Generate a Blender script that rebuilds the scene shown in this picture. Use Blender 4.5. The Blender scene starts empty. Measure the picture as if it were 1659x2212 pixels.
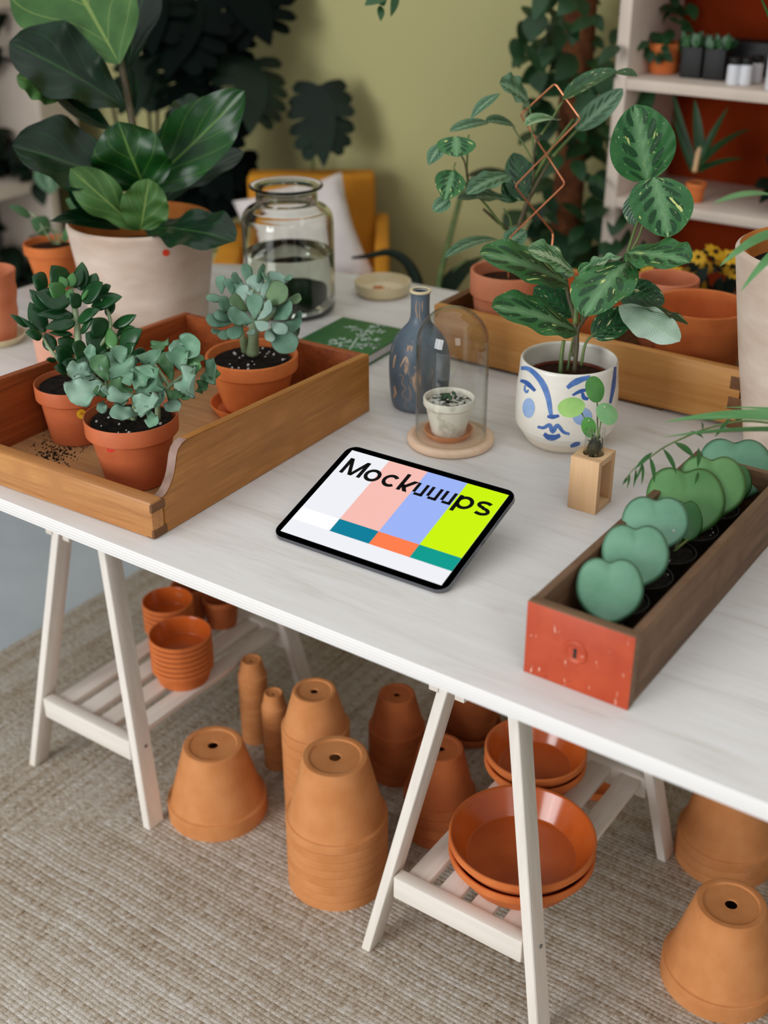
import bpy, bmesh, math, random
from mathutils import Vector, Matrix, noise as mnoise
PI = math.pi
sc = bpy.context.scene
COL = sc.collection
rnd = random.Random(7)

# ------------------------------------------------------------------ camera geometry
F, CX, CY = 2650.0, 829.5, 1106.0
PITCH, ROLL, YAW = math.radians(28.0), -0.0028, math.radians(35.14)
CAM = Vector((0, 0, 1.45))
ZT = 0.70                                   # table top height
def _rot(v):
    c, s = math.cos(YAW), math.sin(YAW)
    return Vector((v[0]*c - v[1]*s, v[0]*s + v[1]*c, v[2]))
_r = Vector((1, 0, 0)); _u = Vector((0, math.sin(PITCH), math.cos(PITCH)))
RR = _rot(math.cos(ROLL)*_r + math.sin(ROLL)*_u)
UU = _rot(-math.sin(ROLL)*_r + math.cos(ROLL)*_u)
FF = _rot(Vector((0, math.cos(PITCH), -math.sin(PITCH))))
def ray(x, y): return RR*((x-CX)/F) - UU*((y-CY)/F) + FF
def at(x, y, z):                            # where the sight line through a pixel meets height z
    d = ray(x, y); return CAM + d*((z-CAM.z)/d.z)
def dep(x, y, d): return CAM + ray(x, y)*d  # a point at a given depth
def depth(p): return (Vector(p)-CAM).dot(FF)
def cdir(x, y, z): return RR*x + UU*y - FF*z

# ------------------------------------------------------------------ objects
def tag(o, label=None, cat=None, group=None, kind=None):
    if label: o['label'] = label
    if cat: o['category'] = cat
    if group: o['group'] = group
    if kind: o['kind'] = kind
    return o
def thing(name, label, cat, loc=(0, 0, 0), rz=0, group=None):
    o = bpy.data.objects.new(name, None); COL.objects.link(o)
    o.empty_display_size = 0.02
    o.location = loc; o.rotation_euler = (0, 0, rz)
    return tag(o, label, cat, group)
def obj(name, bm, m, parent=None, loc=None, rz=0, world=False, smooth=40, rx=0):
    """link a bmesh as ONE mesh object; world=True: its vertices are in world space"""
    if world and parent is not None:
        off = Vector((0, 0, 0)); p = parent
        while p is not None: off += Vector(p.location); p = p.parent
        bmesh.ops.translate(bm, verts=bm.verts, vec=-off)
    me = bpy.data.meshes.new(name); bm.to_mesh(me); bm.free()
    for mm in (m if isinstance(m, (list, tuple)) else [m]): me.materials.append(mm)
    if smooth:
        for p in me.polygons: p.use_smooth = True
        if smooth < 180: me.set_sharp_from_angle(angle=math.radians(smooth))
    o = bpy.data.objects.new(name, me); COL.objects.link(o)
    if parent is not None: o.parent = parent
    if loc is not None: o.location = loc
    if rz or rx: o.rotation_euler = (rx, 0, rz)
    return o
def solo(name, bm, m, label, cat, loc=None, rz=0, group=None, smooth=40):
    return tag(obj(name, bm, m, None, loc, rz, smooth=smooth), label, cat, group)
def struct(name, bm, m, smooth=0): return tag(obj(name, bm, m, smooth=smooth), kind='structure')
def dup(o, parent=None, **kw):
    c = o.copy(); COL.objects.link(c)
    if parent is not None: c.parent = parent
    for ch in o.children: dup(ch, c)
    for k, v in kw.items():
        if k == 'loc': c.location = v
        elif k == 'rz': c.rotation_euler = (0, 0, v)
        elif k == 'scale': c.scale = v
        else: c[k] = v
    return c

# ------------------------------------------------------------------ mesh helpers
def box(bm, x0, x1, y0, y1, z0, z1, bev=0, mi=0):
    vs = [bm.verts.new((x, y, z)) for x in (x0, x1) for y in (y0, y1) for z in (z0, z1)]
    fs = []
    for q in ((0, 1, 3, 2), (4, 6, 7, 5), (0, 4, 5, 1), (2, 3, 7, 6), (0, 2, 6, 4), (1, 5, 7, 3)):
        f = bm.faces.new([vs[i] for i in q]); f.material_index = mi; fs.append(f)
    if bev:
        es = list({e for f in fs for e in f.edges})
        bmesh.ops.bevel(bm, geom=es, offset=bev, segments=2, profile=0.5, affect='EDGES')
    return bm
def NB(): return bmesh.new()
def bx(*a, **k): return box(NB(), *a, **k)
def prism(bm, pts, z0, z1, bev=0):
    """a polygon in plan, extruded in z"""
    lo = [bm.verts.new((x, y, z0)) for x, y in pts]; hi = [bm.verts.new((x, y, z1)) for x, y in pts]
    n = len(pts); fs = [bm.faces.new(hi), bm.faces.new(lo[::-1])]
    for i in range(n): fs.append(bm.faces.new((lo[i], lo[(i+1) % n], hi[(i+1) % n], hi[i])))
    if bev:
        es = list({e for f in fs[:2] for e in f.edges})
        bmesh.ops.bevel(bm, geom=es, offset=bev, segments=2, profile=0.5, affect='EDGES')
    return bm
def xf(bm, M): bm.transform(M); return bm
def lathe(bm, prof, seg=56, closed=False, wob=None):
    """spin a (radius, z) profile about z; a radius of 0 closes on the axis"""
    rings = []
    for k, (r, z) in enumerate(prof):
        if r < 1e-6: rings.append([bm.verts.new((0, 0, z))])
        else:
            ring = []
            for i in range(seg):
                a = 2*PI*i/seg; rr = r if wob is None else r*(1+wob(a, z))
                ring.append(bm.verts.new((rr*math.cos(a), rr*math.sin(a), z)))
            rings.append(ring)
    pairs = list(zip(rings, rings[1:])) + ([(rings[-1], rings[0])] if closed else [])
    for A, B in pairs:
        for i in range(seg):
            j = (i+1) % seg
            if len(A) == 1 and len(B) == 1: break
            if len(A) == 1: f = (A[0], B[j], B[i])
            elif len(B) == 1: f = (A[i], A[j], B[0])
            else: f = (A[i], A[j], B[j], B[i])
            try: bm.faces.new(f)
            except ValueError: pass
    return bm
def inner_mat(bm, r_in, idx=1):
    """give the inside of a turned vessel another material slot"""
    bmesh.ops.recalc_face_normals(bm, faces=bm.faces)
    for f in bm.faces:
        c = f.calc_center_median(); r = math.hypot(c.x, c.y); n = f.normal
        if (r > 1e-6 and (n.x*c.x+n.y*c.y)/r < -.25) or (n.z > .6 and r < r_in): f.material_index = idx
    return bm
def rnd_prof(prof, r=0.0015, n=3):
    """round the corners of an open profile"""
    out = [prof[0]]
    for i in range(1, len(prof)-1):
        a, b, c = Vector(prof[i-1]), Vector(prof[i]), Vector(prof[i+1])
        ra = min(r, (a-b).length*0.45, (c-b).length*0.45)
        if ra < 1e-5: out.append(tuple(b)); continue
        p = b + (a-b).normalized()*ra; q = b + (c-b).normalized()*ra
        for k in range(n+1):
            t = k/n; out.append(tuple(p*(1-t)**2 + b*2*t*(1-t) + q*t*t))
    out.append(prof[-1]); return out
def tube(bm, pts, r, seg=8, r1=None, cap=True):
    """a tube along points; r may taper to r1"""
    pts = [Vector(p) for p in pts]; n = len(pts); rings = []
    t0 = (pts[1]-pts[0]).normalized()
    ref = Vector((0, 0, 1)) if abs(t0.z) < .9 else Vector((1, 0, 0))
    u = t0.cross(ref).normalized()
    for i, p in enumerate(pts):
        t = (pts[min(i+1, n-1)]-pts[max(i-1, 0)]).normalized()
        u = (u - t*u.dot(t)).normalized(); v = t.cross(u)
        rad = r if r1 is None else r + (r1-r)*i/(n-1)
        rings.append([bm.verts.new(p + (u*math.cos(2*PI*k/seg) + v*math.sin(2*PI*k/seg))*rad) for k in range(seg)])
    for A, B in zip(rings, rings[1:]):
        for k in range(seg): bm.faces.new((A[k], A[(k+1) % seg], B[(k+1) % seg], B[k]))
    if cap: bm.faces.new(rings[0][::-1]); bm.faces.new(rings[-1])
    return bm
def smooth_pts(pts, n=6):
    """Catmull-Rom through points"""
    P = [Vector(p) for p in pts]; P = [P[0]*2-P[1]] + P + [P[-1]*2-P[-2]]; out = []
    for i in range(1, len(P)-2):
        a, b, c, d = P[i-1:i+3]
        for k in range(n):
            t = k/n
            out.append(0.5*((2*b)+(c-a)*t+(2*a-5*b+4*c-d)*t*t+(3*b-a-3*c+d)*t**3))
    out.append(P[-2]); return out
def blob(bm, c, r, sub=2, sq=(1, 1, 1), jit=0, f=20):
    d = bmesh.ops.create_icosphere(bm, subdivisions=sub, radius=1.0)
    for v in d['verts']:
        k = 1 + (jit*mnoise.noise(Vector(c)*7 + v.co*f*0.1) if jit else 0)
        v.co = Vector((v.co.x*r*sq[0]*k, v.co.y*r*sq[1]*k, v.co.z*r*sq[2]*k)) + Vector(c)
    return bm

# ------------------------------------------------------------------ leaves
def prof_w(kind, t):
    if kind == 'ov': return max(0, math.sin(PI*t**0.80))**0.80
    if kind == 'el': return max(0, math.sin(PI*t**0.92))**0.55 * (1-0.12*t)
    if kind == 'ob': return max(0, math.sin(PI*t**1.35))**0.62 * (1-0.16*math.exp(-((t-.36)/.10)**2))
    if kind == 'ln': return max(0, math.sin(PI*t**0.9))**1.0
    if kind == 'st': return min(1, t*9+.35) * (1-t**2.2)**0.8      # strap
    if kind == 'su': return (0.30+0.70*min(1, (t/.62))**1.3) * max(0, 1-max(0, (t-.6)/.4)**2.4)**0.7
    if kind == 'fg': return min(1, .55+t*1.2)*max(0, 1-max(0, (t-.72)/.28)**2.5)**.6
    if kind == 'pr': return max(0, math.sin(PI*t**1.12))**0.60
    if kind == 'sp': return min(1, .14+1.62*t**.95*max(0, 1-t**3.4)**.75)
    if kind == 'rd': return math.sqrt(max(0, 1-(2*t-1)**2))
    return 1
def leaf(bm, b, t, W, n, bow=0.0, kind='ov', fold=0.0, wave=0.0, wn=3, nv=14, nu=6, th=0.0, ph=0.0, tipc=0.0, cup=0.0):
    """a leaf blade from base b to tip t (world points), width W, facing n.
    bow arches it along n, fold lifts its halves, wave ripples the margin, th gives a fleshy body, tipc curls the tip"""
    b = Vector(b); t = Vector(t); n = Vector(n)
    L = (t-b).length; T0 = (t-b).normalized(); N0 = (n - T0*n.dot(T0)).normalized()
    ctrl = (b+t)/2 + N0*bow*L
    uvl = bm.loops.layers.uv.verify()
    def spine(s): return b*(1-s)**2 + ctrl*2*s*(1-s) + t*s*s + N0*tipc*L*max(0, s-.6)**2*4
    rows = []
    for i in range(nv+1):
        s = i/nv; p = spine(s)
        T = (spine(min(1, s+.02))-spine(max(0, s-.02))).normalized()
        S = T.cross(N0).normalized(); N = S.cross(T)
        w = max(prof_w(kind, s)*W/2, W*0.012)
        rows.append((p, S, N, w, s))
    def surf(sgn):
        grid = []
        for p, S, N, w, s in rows:
            g = []
            for j in range(nu+1):
                u = -1 + 2*j/nu
                off = fold*abs(u)*w + cup*u*u*w + wave*W*math.sin(2*PI*wn*s + ph + (1.3 if u > 0 else 0))*abs(u)**1.5*min(1, 4*s*(1-s)+.2)
                off += sgn*th*0.5*math.sqrt(max(0, 1-u*u))*min(1, 6*s+.3)*min(1, 5*(1-s)+.05)
                g.append((bm.verts.new(p + S*(u*w*math.cos(min(1.2, fold*.7))) + N*off), (u*.5+.5, s)))
            grid.append(g)
        return grid
    grids = [surf(1), surf(-1)] if th else [surf(1)]
    for k, G in enumerate(grids):
        for i in range(nv):
            for j in range(nu):
                q = [G[i][j], G[i][j+1], G[i+1][j+1], G[i+1][j]]
                if k: q = q[::-1]
                f = bm.faces.new([a[0] for a in q])
                for lp, a in zip(f.loops, q): lp[uvl].uv = a[1]
    if th:
        bmesh.ops.remove_doubles(bm, verts=[a[0] for G in grids for g in G for a in (g[0], g[-1])], dist=1e-5)
    return bm
def pleaf(bm, bp, tp, wpx, d0, d1, n=(0, .2, 1), **k):
    """the same leaf, given in the photograph's pixels and depths"""
    b, t, N = dep(*bp, d0), dep(*tp, d1), cdir(*n)
    T = (t-b).normalized(); S = T.cross(N).normalized()
    ti = Vector((T.dot(RR), T.dot(UU))); si = Vector((S.dot(RR), S.dot(UU)))
    ti = ti.normalized() if ti.length > 1e-4 else Vector((0, 1))
    seen = abs(ti.x*si.y-ti.y*si.x)                 # how much of the width the viewer sees
    return leaf(bm, b, t, wpx*(d0+d1)/2/F/max(.45, seen), N, **k)

# ------------------------------------------------------------------ materials
def lin(c):
    c = c/255.0
    return c/12.92 if c <= 0.04045 else ((c+0.055)/1.055)**2.4
def C3(h): return (lin(h[0]), lin(h[1]), lin(h[2]), 1.0)
class NT:
    def __init__(s, name):
        s.m = bpy.data.materials.new(name); s.m.use_nodes = True
        s.t = s.m.node_tree; s.b = s.t.nodes['Principled BSDF']; s.o = s.t.nodes['Material Output']
    def n(s, ty, **k):
        nd = s.t.nodes.new(ty)
        for a, v in k.items(): setattr(nd, a, v)
        return nd
    def link(s, a, b): s.t.links.new(a, b)
    def put(s, sock, v):
        if isinstance(v, bpy.types.NodeSocket): s.link(v, sock)
        else: sock.default_value = v
    def math(s, op, a, b=None, c=None, clamp=False):
        nd = s.n('ShaderNodeMath', operation=op, use_clamp=clamp); s.put(nd.inputs[0], a)
        if b is not None: s.put(nd.inputs[1], b)
        if c is not None: s.put(nd.inputs[2], c)
        return nd.outputs[0]
    def coord(s, which='Object', scale=(1, 1, 1), rot=(0, 0, 0)):
        tc = s.n('ShaderNodeTexCoord'); mp = s.n('ShaderNodeMapping')
        mp.inputs['Scale'].default_value = scale; mp.inputs['Rotation'].default_value = rot
        s.link(tc.outputs[which], mp.inputs[0]); return mp.outputs[0]
    def noise(s, v, scale=10, detail=4, rough=.55, dist=0):
        nd = s.n('ShaderNodeTexNoise'); s.link(v, nd.inputs['Vector'])
        nd.inputs['Scale'].default_value = scale; nd.inputs['Detail'].default_value = detail
        nd.inputs['Roughness'].default_value = rough; nd.inputs['Distortion'].default_value = dist
        return nd.outputs['Fac']
    def ramp(s, f, stops, interp='LINEAR'):
        nd = s.n('ShaderNodeValToRGB'); s.link(f, nd.inputs[0]); cr = nd.color_ramp; cr.interpolation = interp
        while len(cr.elements) < len(stops): cr.elements.new(.5)
        for e, (p, c) in zip(cr.elements, stops): e.position = p; e.color = c
        return nd.outputs[0]
    def mix(s, f, a, b, bt='MIX'):
        nd = s.n('ShaderNodeMix', data_type='RGBA', blend_type=bt)
        s.put(nd.inputs[0], f); s.put(nd.inputs[6], a); s.put(nd.inputs[7], b); return nd.outputs[2]
    def bump(s, h, strength=.3, dist=.002):
        nd = s.n('ShaderNodeBump'); s.link(h, nd.inputs['Height'])
        nd.inputs['Strength'].default_value = strength; nd.inputs['Distance'].default_value = dist
        s.link(nd.outputs[0], s.b.inputs['Normal'])
    def set(s, **k):
        for a, v in k.items(): s.put(s.b.inputs[a.replace('_', ' ')], v)
        return s.m
def mat(name, c1, c2=None, scale=14, rough=.6, bump=0, bscale=None, lo=.35, hi=.65, stretch=(1, 1, 1), spec=.5, coat=0, sss=0, metal=0, dist=.002, detail=4, roughvar=0):
    s = NT(name); v = s.coord('Object', stretch)
    f = s.noise(v, scale, detail)
    c2 = c2 or tuple(x*.93 for x in c1)
    s.link(s.ramp(f, [(lo, C3(c1)), (hi, C3(c2))]), s.b.inputs['Base Color'])
    if bump: s.bump(s.noise(v, bscale or scale*4, 3), bump, dist)
    s.set(Roughness=rough, Specular_IOR_Level=spec, Coat_Weight=coat, Metallic=metal)
    if roughvar: s.put(s.b.inputs['Roughness'], s.math('MULTIPLY_ADD', f, roughvar, rough-roughvar/2))
    return s.m
def emis(name, rgb, strength=1.0):
    s = NT(name)
    s.set(Base_Color=(0, 0, 0, 1), Roughness=.6, Emission_Color=C3(rgb), Emission_Strength=strength, Specular_IOR_Level=.1)
    return s.m
def wood(name, light, dark, axis='x', scale=1.0, rough=.5, knots=.5, bump=.06, patch=None):
    """long grain along an axis of the object"""
    s = NT(name); k = {'x': (1.2, 22, 22), 'y': (22, 1.2, 22), 'z': (22, 22, 1.2)}[axis]
    v = s.coord('Object', tuple(a*scale for a in k))
    n1 = s.noise(v, 2.2, 6, .6, .6); n2 = s.noise(v, 9, 3, .5)
    f = s.math('MULTIPLY_ADD', n2, .35, s.math('MULTIPLY', n1, .75))
    c = s.ramp(f, [(.36, C3(dark)), (.66, C3(light))])
    if patch:
        p = s.noise(s.coord('Object', (1, 1, 1)), 16, 4, .6)
        c = s.mix(s.ramp(p, [(.46, (0, 0, 0, 1)), (.68, (1, 1, 1, 1))]), c, C3(patch))
    s.link(c, s.b.inputs['Base Color'])
    s.bump(f, bump, .002); return s.set(Roughness=rough, Specular_IOR_Level=.35)
def leafmat(name, base, base2, vein=None, blotch=None, streak=None, mid=None, under=None, rough=.35, nvein=7, slant=.35, veinw=.05, spec=.5, speck=None, edge=None, bump=.25):
    """leaf colouring laid out on the leaf's own across/along coordinates"""
    s = NT(name); tc = s.n('ShaderNodeUVMap'); sp = s.n('ShaderNodeSeparateXYZ'); s.link(tc.outputs[0], sp.inputs[0])
    u = s.math('ABSOLUTE', s.math('MULTIPLY_ADD', sp.outputs[0], 2.0, -1.0)); v = sp.outputs[1]
    ob = s.coord('Object')
    c = s.ramp(s.noise(ob, 26, 3), [(.35, C3(base)), (.65, C3(base2))])
    diag = s.math('FRACT', s.math('MULTIPLY', s.math('SUBTRACT', v, s.math('MULTIPLY', u, slant)), nvein))
    if mid: c = s.mix(s.math('MULTIPLY', s.math('SUBTRACT', .34, u, clamp=True), 2.6, clamp=True), c, C3(mid))
    if blotch:
        a = s.math('MULTIPLY', s.math('SUBTRACT', diag, .5), 2.7); b = s.math('MULTIPLY', s.math('SUBTRACT', u, .42), 3.9)
        r2 = s.math('ADD', s.math('MULTIPLY', a, a), s.math('MULTIPLY', b, b))
        r2 = s.math('ADD', r2, s.math('MULTIPLY', s.math('SUBTRACT', s.noise(ob, 60, 2), .5), 1.4))
        c = s.mix(s.math('MULTIPLY', s.math('SUBTRACT', .95, r2), 4, clamp=True), c, C3(blotch))
    if streak:
        sv = s.n('ShaderNodeCombineXYZ'); s.link(s.math('MULTIPLY', sp.outputs[0], 17.0), sv.inputs[0])
        s.link(s.math('MULTIPLY', s.math('SUBTRACT', v, s.math('MULTIPLY', u, .55)), 16.0), sv.inputs[1])
        oi = s.n('ShaderNodeObjectInfo'); s.link(s.math('MULTIPLY', oi.outputs['Random'], 40), sv.inputs[2])
        q = s.noise(sv.outputs[0], .42, 2, .5)
        c = s.mix(s.math('MULTIPLY', s.math('SUBTRACT', q, .655), 22, clamp=True), c, C3(streak))
    if speck:
        q = s.noise(ob, 340, 1, .4); c = s.mix(s.math('MULTIPLY', s.math('SUBTRACT', q, .70), 9, clamp=True), c, C3(speck))
    h = diag
    if vein:
        dv = s.math('ABSOLUTE', s.math('SUBTRACT', diag, .5))
        lv = s.math('MULTIPLY', s.math('SUBTRACT', veinw, dv), 1/veinw*1.6, clamp=True)
        lm = s.math('MULTIPLY', s.math('SUBTRACT', .045, u), 40, clamp=True)
        c = s.mix(s.math('MAXIMUM', lv, lm), c, C3(vein))
    if edge: c = s.mix(s.math('MULTIPLY', s.math('SUBTRACT', u, .93), 14, clamp=True), c, C3(edge))
    if under:
        g = s.n('ShaderNodeNewGeometry'); c = s.mix(g.outputs['Backfacing'], c, C3(under))
    s.link(c, s.b.inputs['Base Color'])
    if bump: s.bump(s.math('SINE', s.math('MULTIPLY', diag, 6.283)), bump, .0012)
    return s.set(Roughness=rough, Specular_IOR_Level=spec)
def glass(name, tint=(1, 1, 1), ior=1.45, rough=0.0):
    s = NT(name); return s.set(Base_Color=(*tint, 1), Roughness=rough, IOR=ior, Transmission_Weight=1.0)

def thin_glass(name, tint=(.96, .97, .96), rim=(.62, .64, .58)):
    """a thin blown wall: lets light straight through, reflects by Fresnel, greener where seen edge-on"""
    s = NT(name); t = s.t; t.nodes.remove(s.b)
    lw = s.n('ShaderNodeLayerWeight'); lw.inputs['Blend'].default_value = .5
    fac = s.math('MULTIPLY_ADD', s.math('POWER', lw.outputs['Facing'], 5.0), .80, .035)
    c = s.mix(s.math('POWER', lw.outputs['Facing'], 6.0), (*tint, 1), (*rim, 1))
    tr = s.n('ShaderNodeBsdfTransparent'); s.link(c, tr.inputs[0])
    gl = s.n('ShaderNodeBsdfGlossy'); gl.inputs['Roughness'].default_value = .01
    mx = s.n('ShaderNodeMixShader'); s.link(fac, mx.inputs[0]); s.link(tr.outputs[0], mx.inputs[1]); s.link(gl.outputs[0], mx.inputs[2])
    s.link(mx.outputs[0], s.o.inputs['Surface']); return s.m
M = {}
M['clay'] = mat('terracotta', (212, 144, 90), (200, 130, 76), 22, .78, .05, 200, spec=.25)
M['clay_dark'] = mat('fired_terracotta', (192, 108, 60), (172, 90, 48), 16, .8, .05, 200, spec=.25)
M['clay_red'] = mat('orange_terracotta', (216, 122, 64), (200, 106, 52), 20, .75, .04, 200, spec=.25)
M['clay_pink'] = mat('salt_bloomed_terracotta', (206, 132, 98), (188, 104, 66), 9, .85, .06, 160, spec=.2)
M['clay_glaze'] = mat('glazed_terracotta', (204, 98, 38), (190, 86, 30), 16, .16, 0, spec=.6)
M['plastic_pot'] = mat('brown_nursery_plastic', (200, 106, 64), (190, 98, 58), 30, .5, .02, 300, spec=.4)
M['white_clay'] = mat('whitewashed_clay', (216, 200, 184), (192, 168, 150), 7, .9, .1, 90, stretch=(1, 1, 2.6), spec=.15, detail=6)
M['rim_orange'] = mat('bare_clay_inside', (196, 122, 56), (176, 102, 44), 14, .85, spec=.2)
M['aged_clay'] = mat('mossy_limed_clay', (234, 226, 212), (178, 168, 148), 42, .95, .2, 120, lo=.5, hi=.74, spec=.1)
M['soil'] = mat('potting_soil', (22, 19, 17), (44, 37, 32), 120, .95, .8, 160, spec=.1, dist=.004)
M['soil_brown'] = mat('brown_potting_soil', (40, 24, 16), (66, 42, 28), 110, .95, .8, 150, spec=.1, dist=.004)
M['perlite'] = mat('perlite_grain', (210, 208, 205), (190, 188, 184), 30, .9)
M['tray'] = wood('varnished_oak', (196, 138, 80), (156, 98, 50), 'x', 1, .38, patch=(178, 120, 68))
M['tray_y'] = wood('varnished_oak_side', (184, 124, 60), (142, 88, 36), 'y', 1, .36, patch=(164, 106, 48))
M['tray_in'] = wood('red_stained_oak', (164, 84, 38), (122, 56, 24), 'y', 1, .5)
M['tray_bottom'] = wood('worn_plywood_bottom', (190, 146, 98), (156, 108, 66), 'x', .6, .5, patch=(166, 124, 84))
M['wax'] = mat('worn_cut_edge', (150, 120, 106), (120, 90, 74), 40, .3, spec=.6)
M['pine'] = wood('oiled_pine', (206, 150, 84), (176, 112, 50), 'x', .7, .45)
M['pine_dark'] = wood('end_grain', (122, 82, 48), (92, 58, 32), 'y', 1, .7)
M['birch'] = wood('birch_ply', (226, 215, 204), (214, 202, 190), 'x', .32, .5, bump=.02)
M['leg'] = wood('bleached_birch', (236, 228, 218), (222, 212, 200), 'z', .6, .55, bump=.03)
M['leg_x'] = wood('bleached_birch_rail', (236, 228, 218), (222, 212, 200), 'x', .6, .55, bump=.03)
M['leg_y'] = wood('bleached_birch_slat', (232, 222, 212), (214, 202, 190), 'y', .6, .55, bump=.03)
M['beech'] = wood('planed_beech', (222, 184, 142), (206, 162, 114), 'z', .55, .5)
M['beech_x'] = wood('planed_beech_top', (224, 188, 144), (208, 168, 120), 'y', .7, .5)
M['disc'] = wood('turned_beech', (226, 196, 168), (212, 176, 144), 'x', .8, .5)
M['drawer_wood'] = wood('weathered_drawer_wood', (122, 92, 66), (78, 54, 38), 'y', .7, .6, patch=(96, 66, 44))
M['drawer_wood_x'] = wood('weathered_drawer_end', (128, 98, 70), (92, 66, 46), 'x', 1, .6)
M['screw'] = mat('zinc_screw', (150, 150, 152), (130, 130, 132), 10, .35, metal=.8)
M['alu'] = mat('space_grey_aluminium', (120, 122, 128), (114, 116, 122), 10, .32, metal=.85)
M['black_glass'] = mat('black_bezel_glass', (1, 1, 1), (1, 1, 1), 5, .3, spec=0)
M['black'] = mat('matt_black', (12, 12, 12), (8, 8, 8), 10, .6)
M['ink'] = emis('black_lettering', (0, 0, 0), 0.0)
M['copper'] = mat('copper_wire', (224, 150, 110), (206, 130, 92), 8, .25, metal=1.0)
M['moss'] = mat('dark_moss', (14, 24, 14), (28, 44, 22), 90, .95, .8, 120, spec=.1, dist=.004)
M['yellow'] = mat('yellow_upholstery', (206, 138, 20), (188, 120, 14), 8, .85, .1, 300)
M['linen'] = mat('white_linen', (226, 216, 212), (210, 200, 196), 8, .9, .25, 420)
M['cream'] = mat('cream_stoneware', (224, 210, 176), (206, 188, 146), 10, .35, spec=.5)
M['stem'] = mat('green_stem', (110, 128, 66), (84, 108, 54), 30, .5)
M['stem_pale'] = mat('pale_succulent_stem', (150, 168, 128), (122, 140, 100), 60, .6)
M['stem_brown'] = mat('brown_green_stem', (90, 84, 54), (72, 62, 40), 40, .6)
M['bark'] = mat('coir_pole', (132, 78, 42), (96, 54, 28), 60, .95, .6, 90)
# ================================================================== THE SETTING
def m_concrete():
    s = NT('poured_concrete'); v = s.coord('Object')
    f = s.noise(v, 2.2, 6, .6)
    s.link(s.ramp(f, [(.35, C3((172, 182, 188))), (.65, C3((192, 200, 206)))]), s.b.inputs['Base Color'])
    return s.set(Roughness=.6)
def m_wall(name, c1, c2):
    return mat(name, c1, c2, 1.2, .85, .04, 120, spec=.2)
M['green_wall'] = m_wall('olive_wall_paint', (184, 178, 126), (178, 172, 121))
M['grey_wall'] = m_wall('grey_plaster', (120, 118, 112), (108, 106, 100))
M['red_panel'] = mat('rust_red_panel', (128, 44, 12), (108, 36, 9), 4, .85, .05, 60, spec=.05)
M['cream_paint'] = mat('cream_shelf_paint', (224, 208, 192), (212, 196, 180), 6, .6)
struct('floor', bx(-3.4, 3.0, -2.2, 3.0, -.05, 0), m_concrete())
struct('wall_back', bx(-3.4, 1.6, 2.8, 2.9, 0, 2.7), M['green_wall'])
struct('wall_left', bx(-3.42, -3.32, -.6, 2.8, 0, 2.7), M['grey_wall'])

def m_jute():
    """braided jute: rows run parallel to the nearest rug edge and mitre at the corner"""
    s = NT('braided_jute'); tc = s.n('ShaderNodeTexCoord'); sp = s.n('ShaderNodeSeparateXYZ'); s.link(tc.outputs['Object'], sp.inputs[0])
    wob = s.math('MULTIPLY', s.math('SUBTRACT', s.noise(tc.outputs['Object'], 4, 2), .5), .018)
    X = s.math('ADD', sp.outputs[0], wob); Y = s.math('ADD', sp.outputs[1], wob)
    d = s.math('MINIMUM', X, Y); al = s.math('MAXIMUM', X, Y)
    r = s.math('DIVIDE', d, .0078); row = s.math('FLOOR', r); fr = s.math('FRACT', r)
    cv = s.n('ShaderNodeCombineXYZ'); s.link(s.math('MULTIPLY', row, 3.7), cv.inputs[0]); s.link(s.math('MULTIPLY', al, 125.0), cv.inputs[1])
    strand = s.noise(cv.outputs[0], 1.0, 2, .6)
    rv = s.n('ShaderNodeCombineXYZ'); s.link(row, rv.inputs[0])
    wr = s.n('ShaderNodeTexWhiteNoise', noise_dimensions='2D'); s.link(rv.outputs[0], wr.inputs['Vector'])
    big = s.noise(tc.outputs['Object'], 7, 4, .6); fine = s.noise(tc.outputs['Object'], 330, 2, .6)
    f = s.math('ADD', s.math('MULTIPLY', strand, .60), s.math('ADD', s.math('MULTIPLY', wr.outputs[0], .13), s.math('ADD', s.math('MULTIPLY', big, .24), s.math('MULTIPLY', fine, .34))))
    c = s.ramp(f, [(.40, C3((122, 98, 72))), (.56, C3((166, 150, 130))), (.70, C3((190, 180, 166))), (.88, C3((214, 208, 200)))])
    ridge = s.math('SINE', s.math('MULTIPLY', fr, PI))
    ht = s.math('ADD', s.math('MULTIPLY', ridge, .42), s.math('ADD', s.math('MULTIPLY', strand, 1.3), s.math('MULTIPLY', fine, .9)))
    s.link(c, s.b.inputs['Base Color'])
    s.bump(ht, .85, .0024); return s.set(Roughness=.95, Specular_IOR_Level=.1)
M['jute'] = m_jute()
solo('rug', bx(0, 3.2, 0, 1.64, 0, .01, .003), M['jute'], 'large braided beige jute rug lying under the work table', 'rug', (-1.859, .469, 0))

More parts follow.
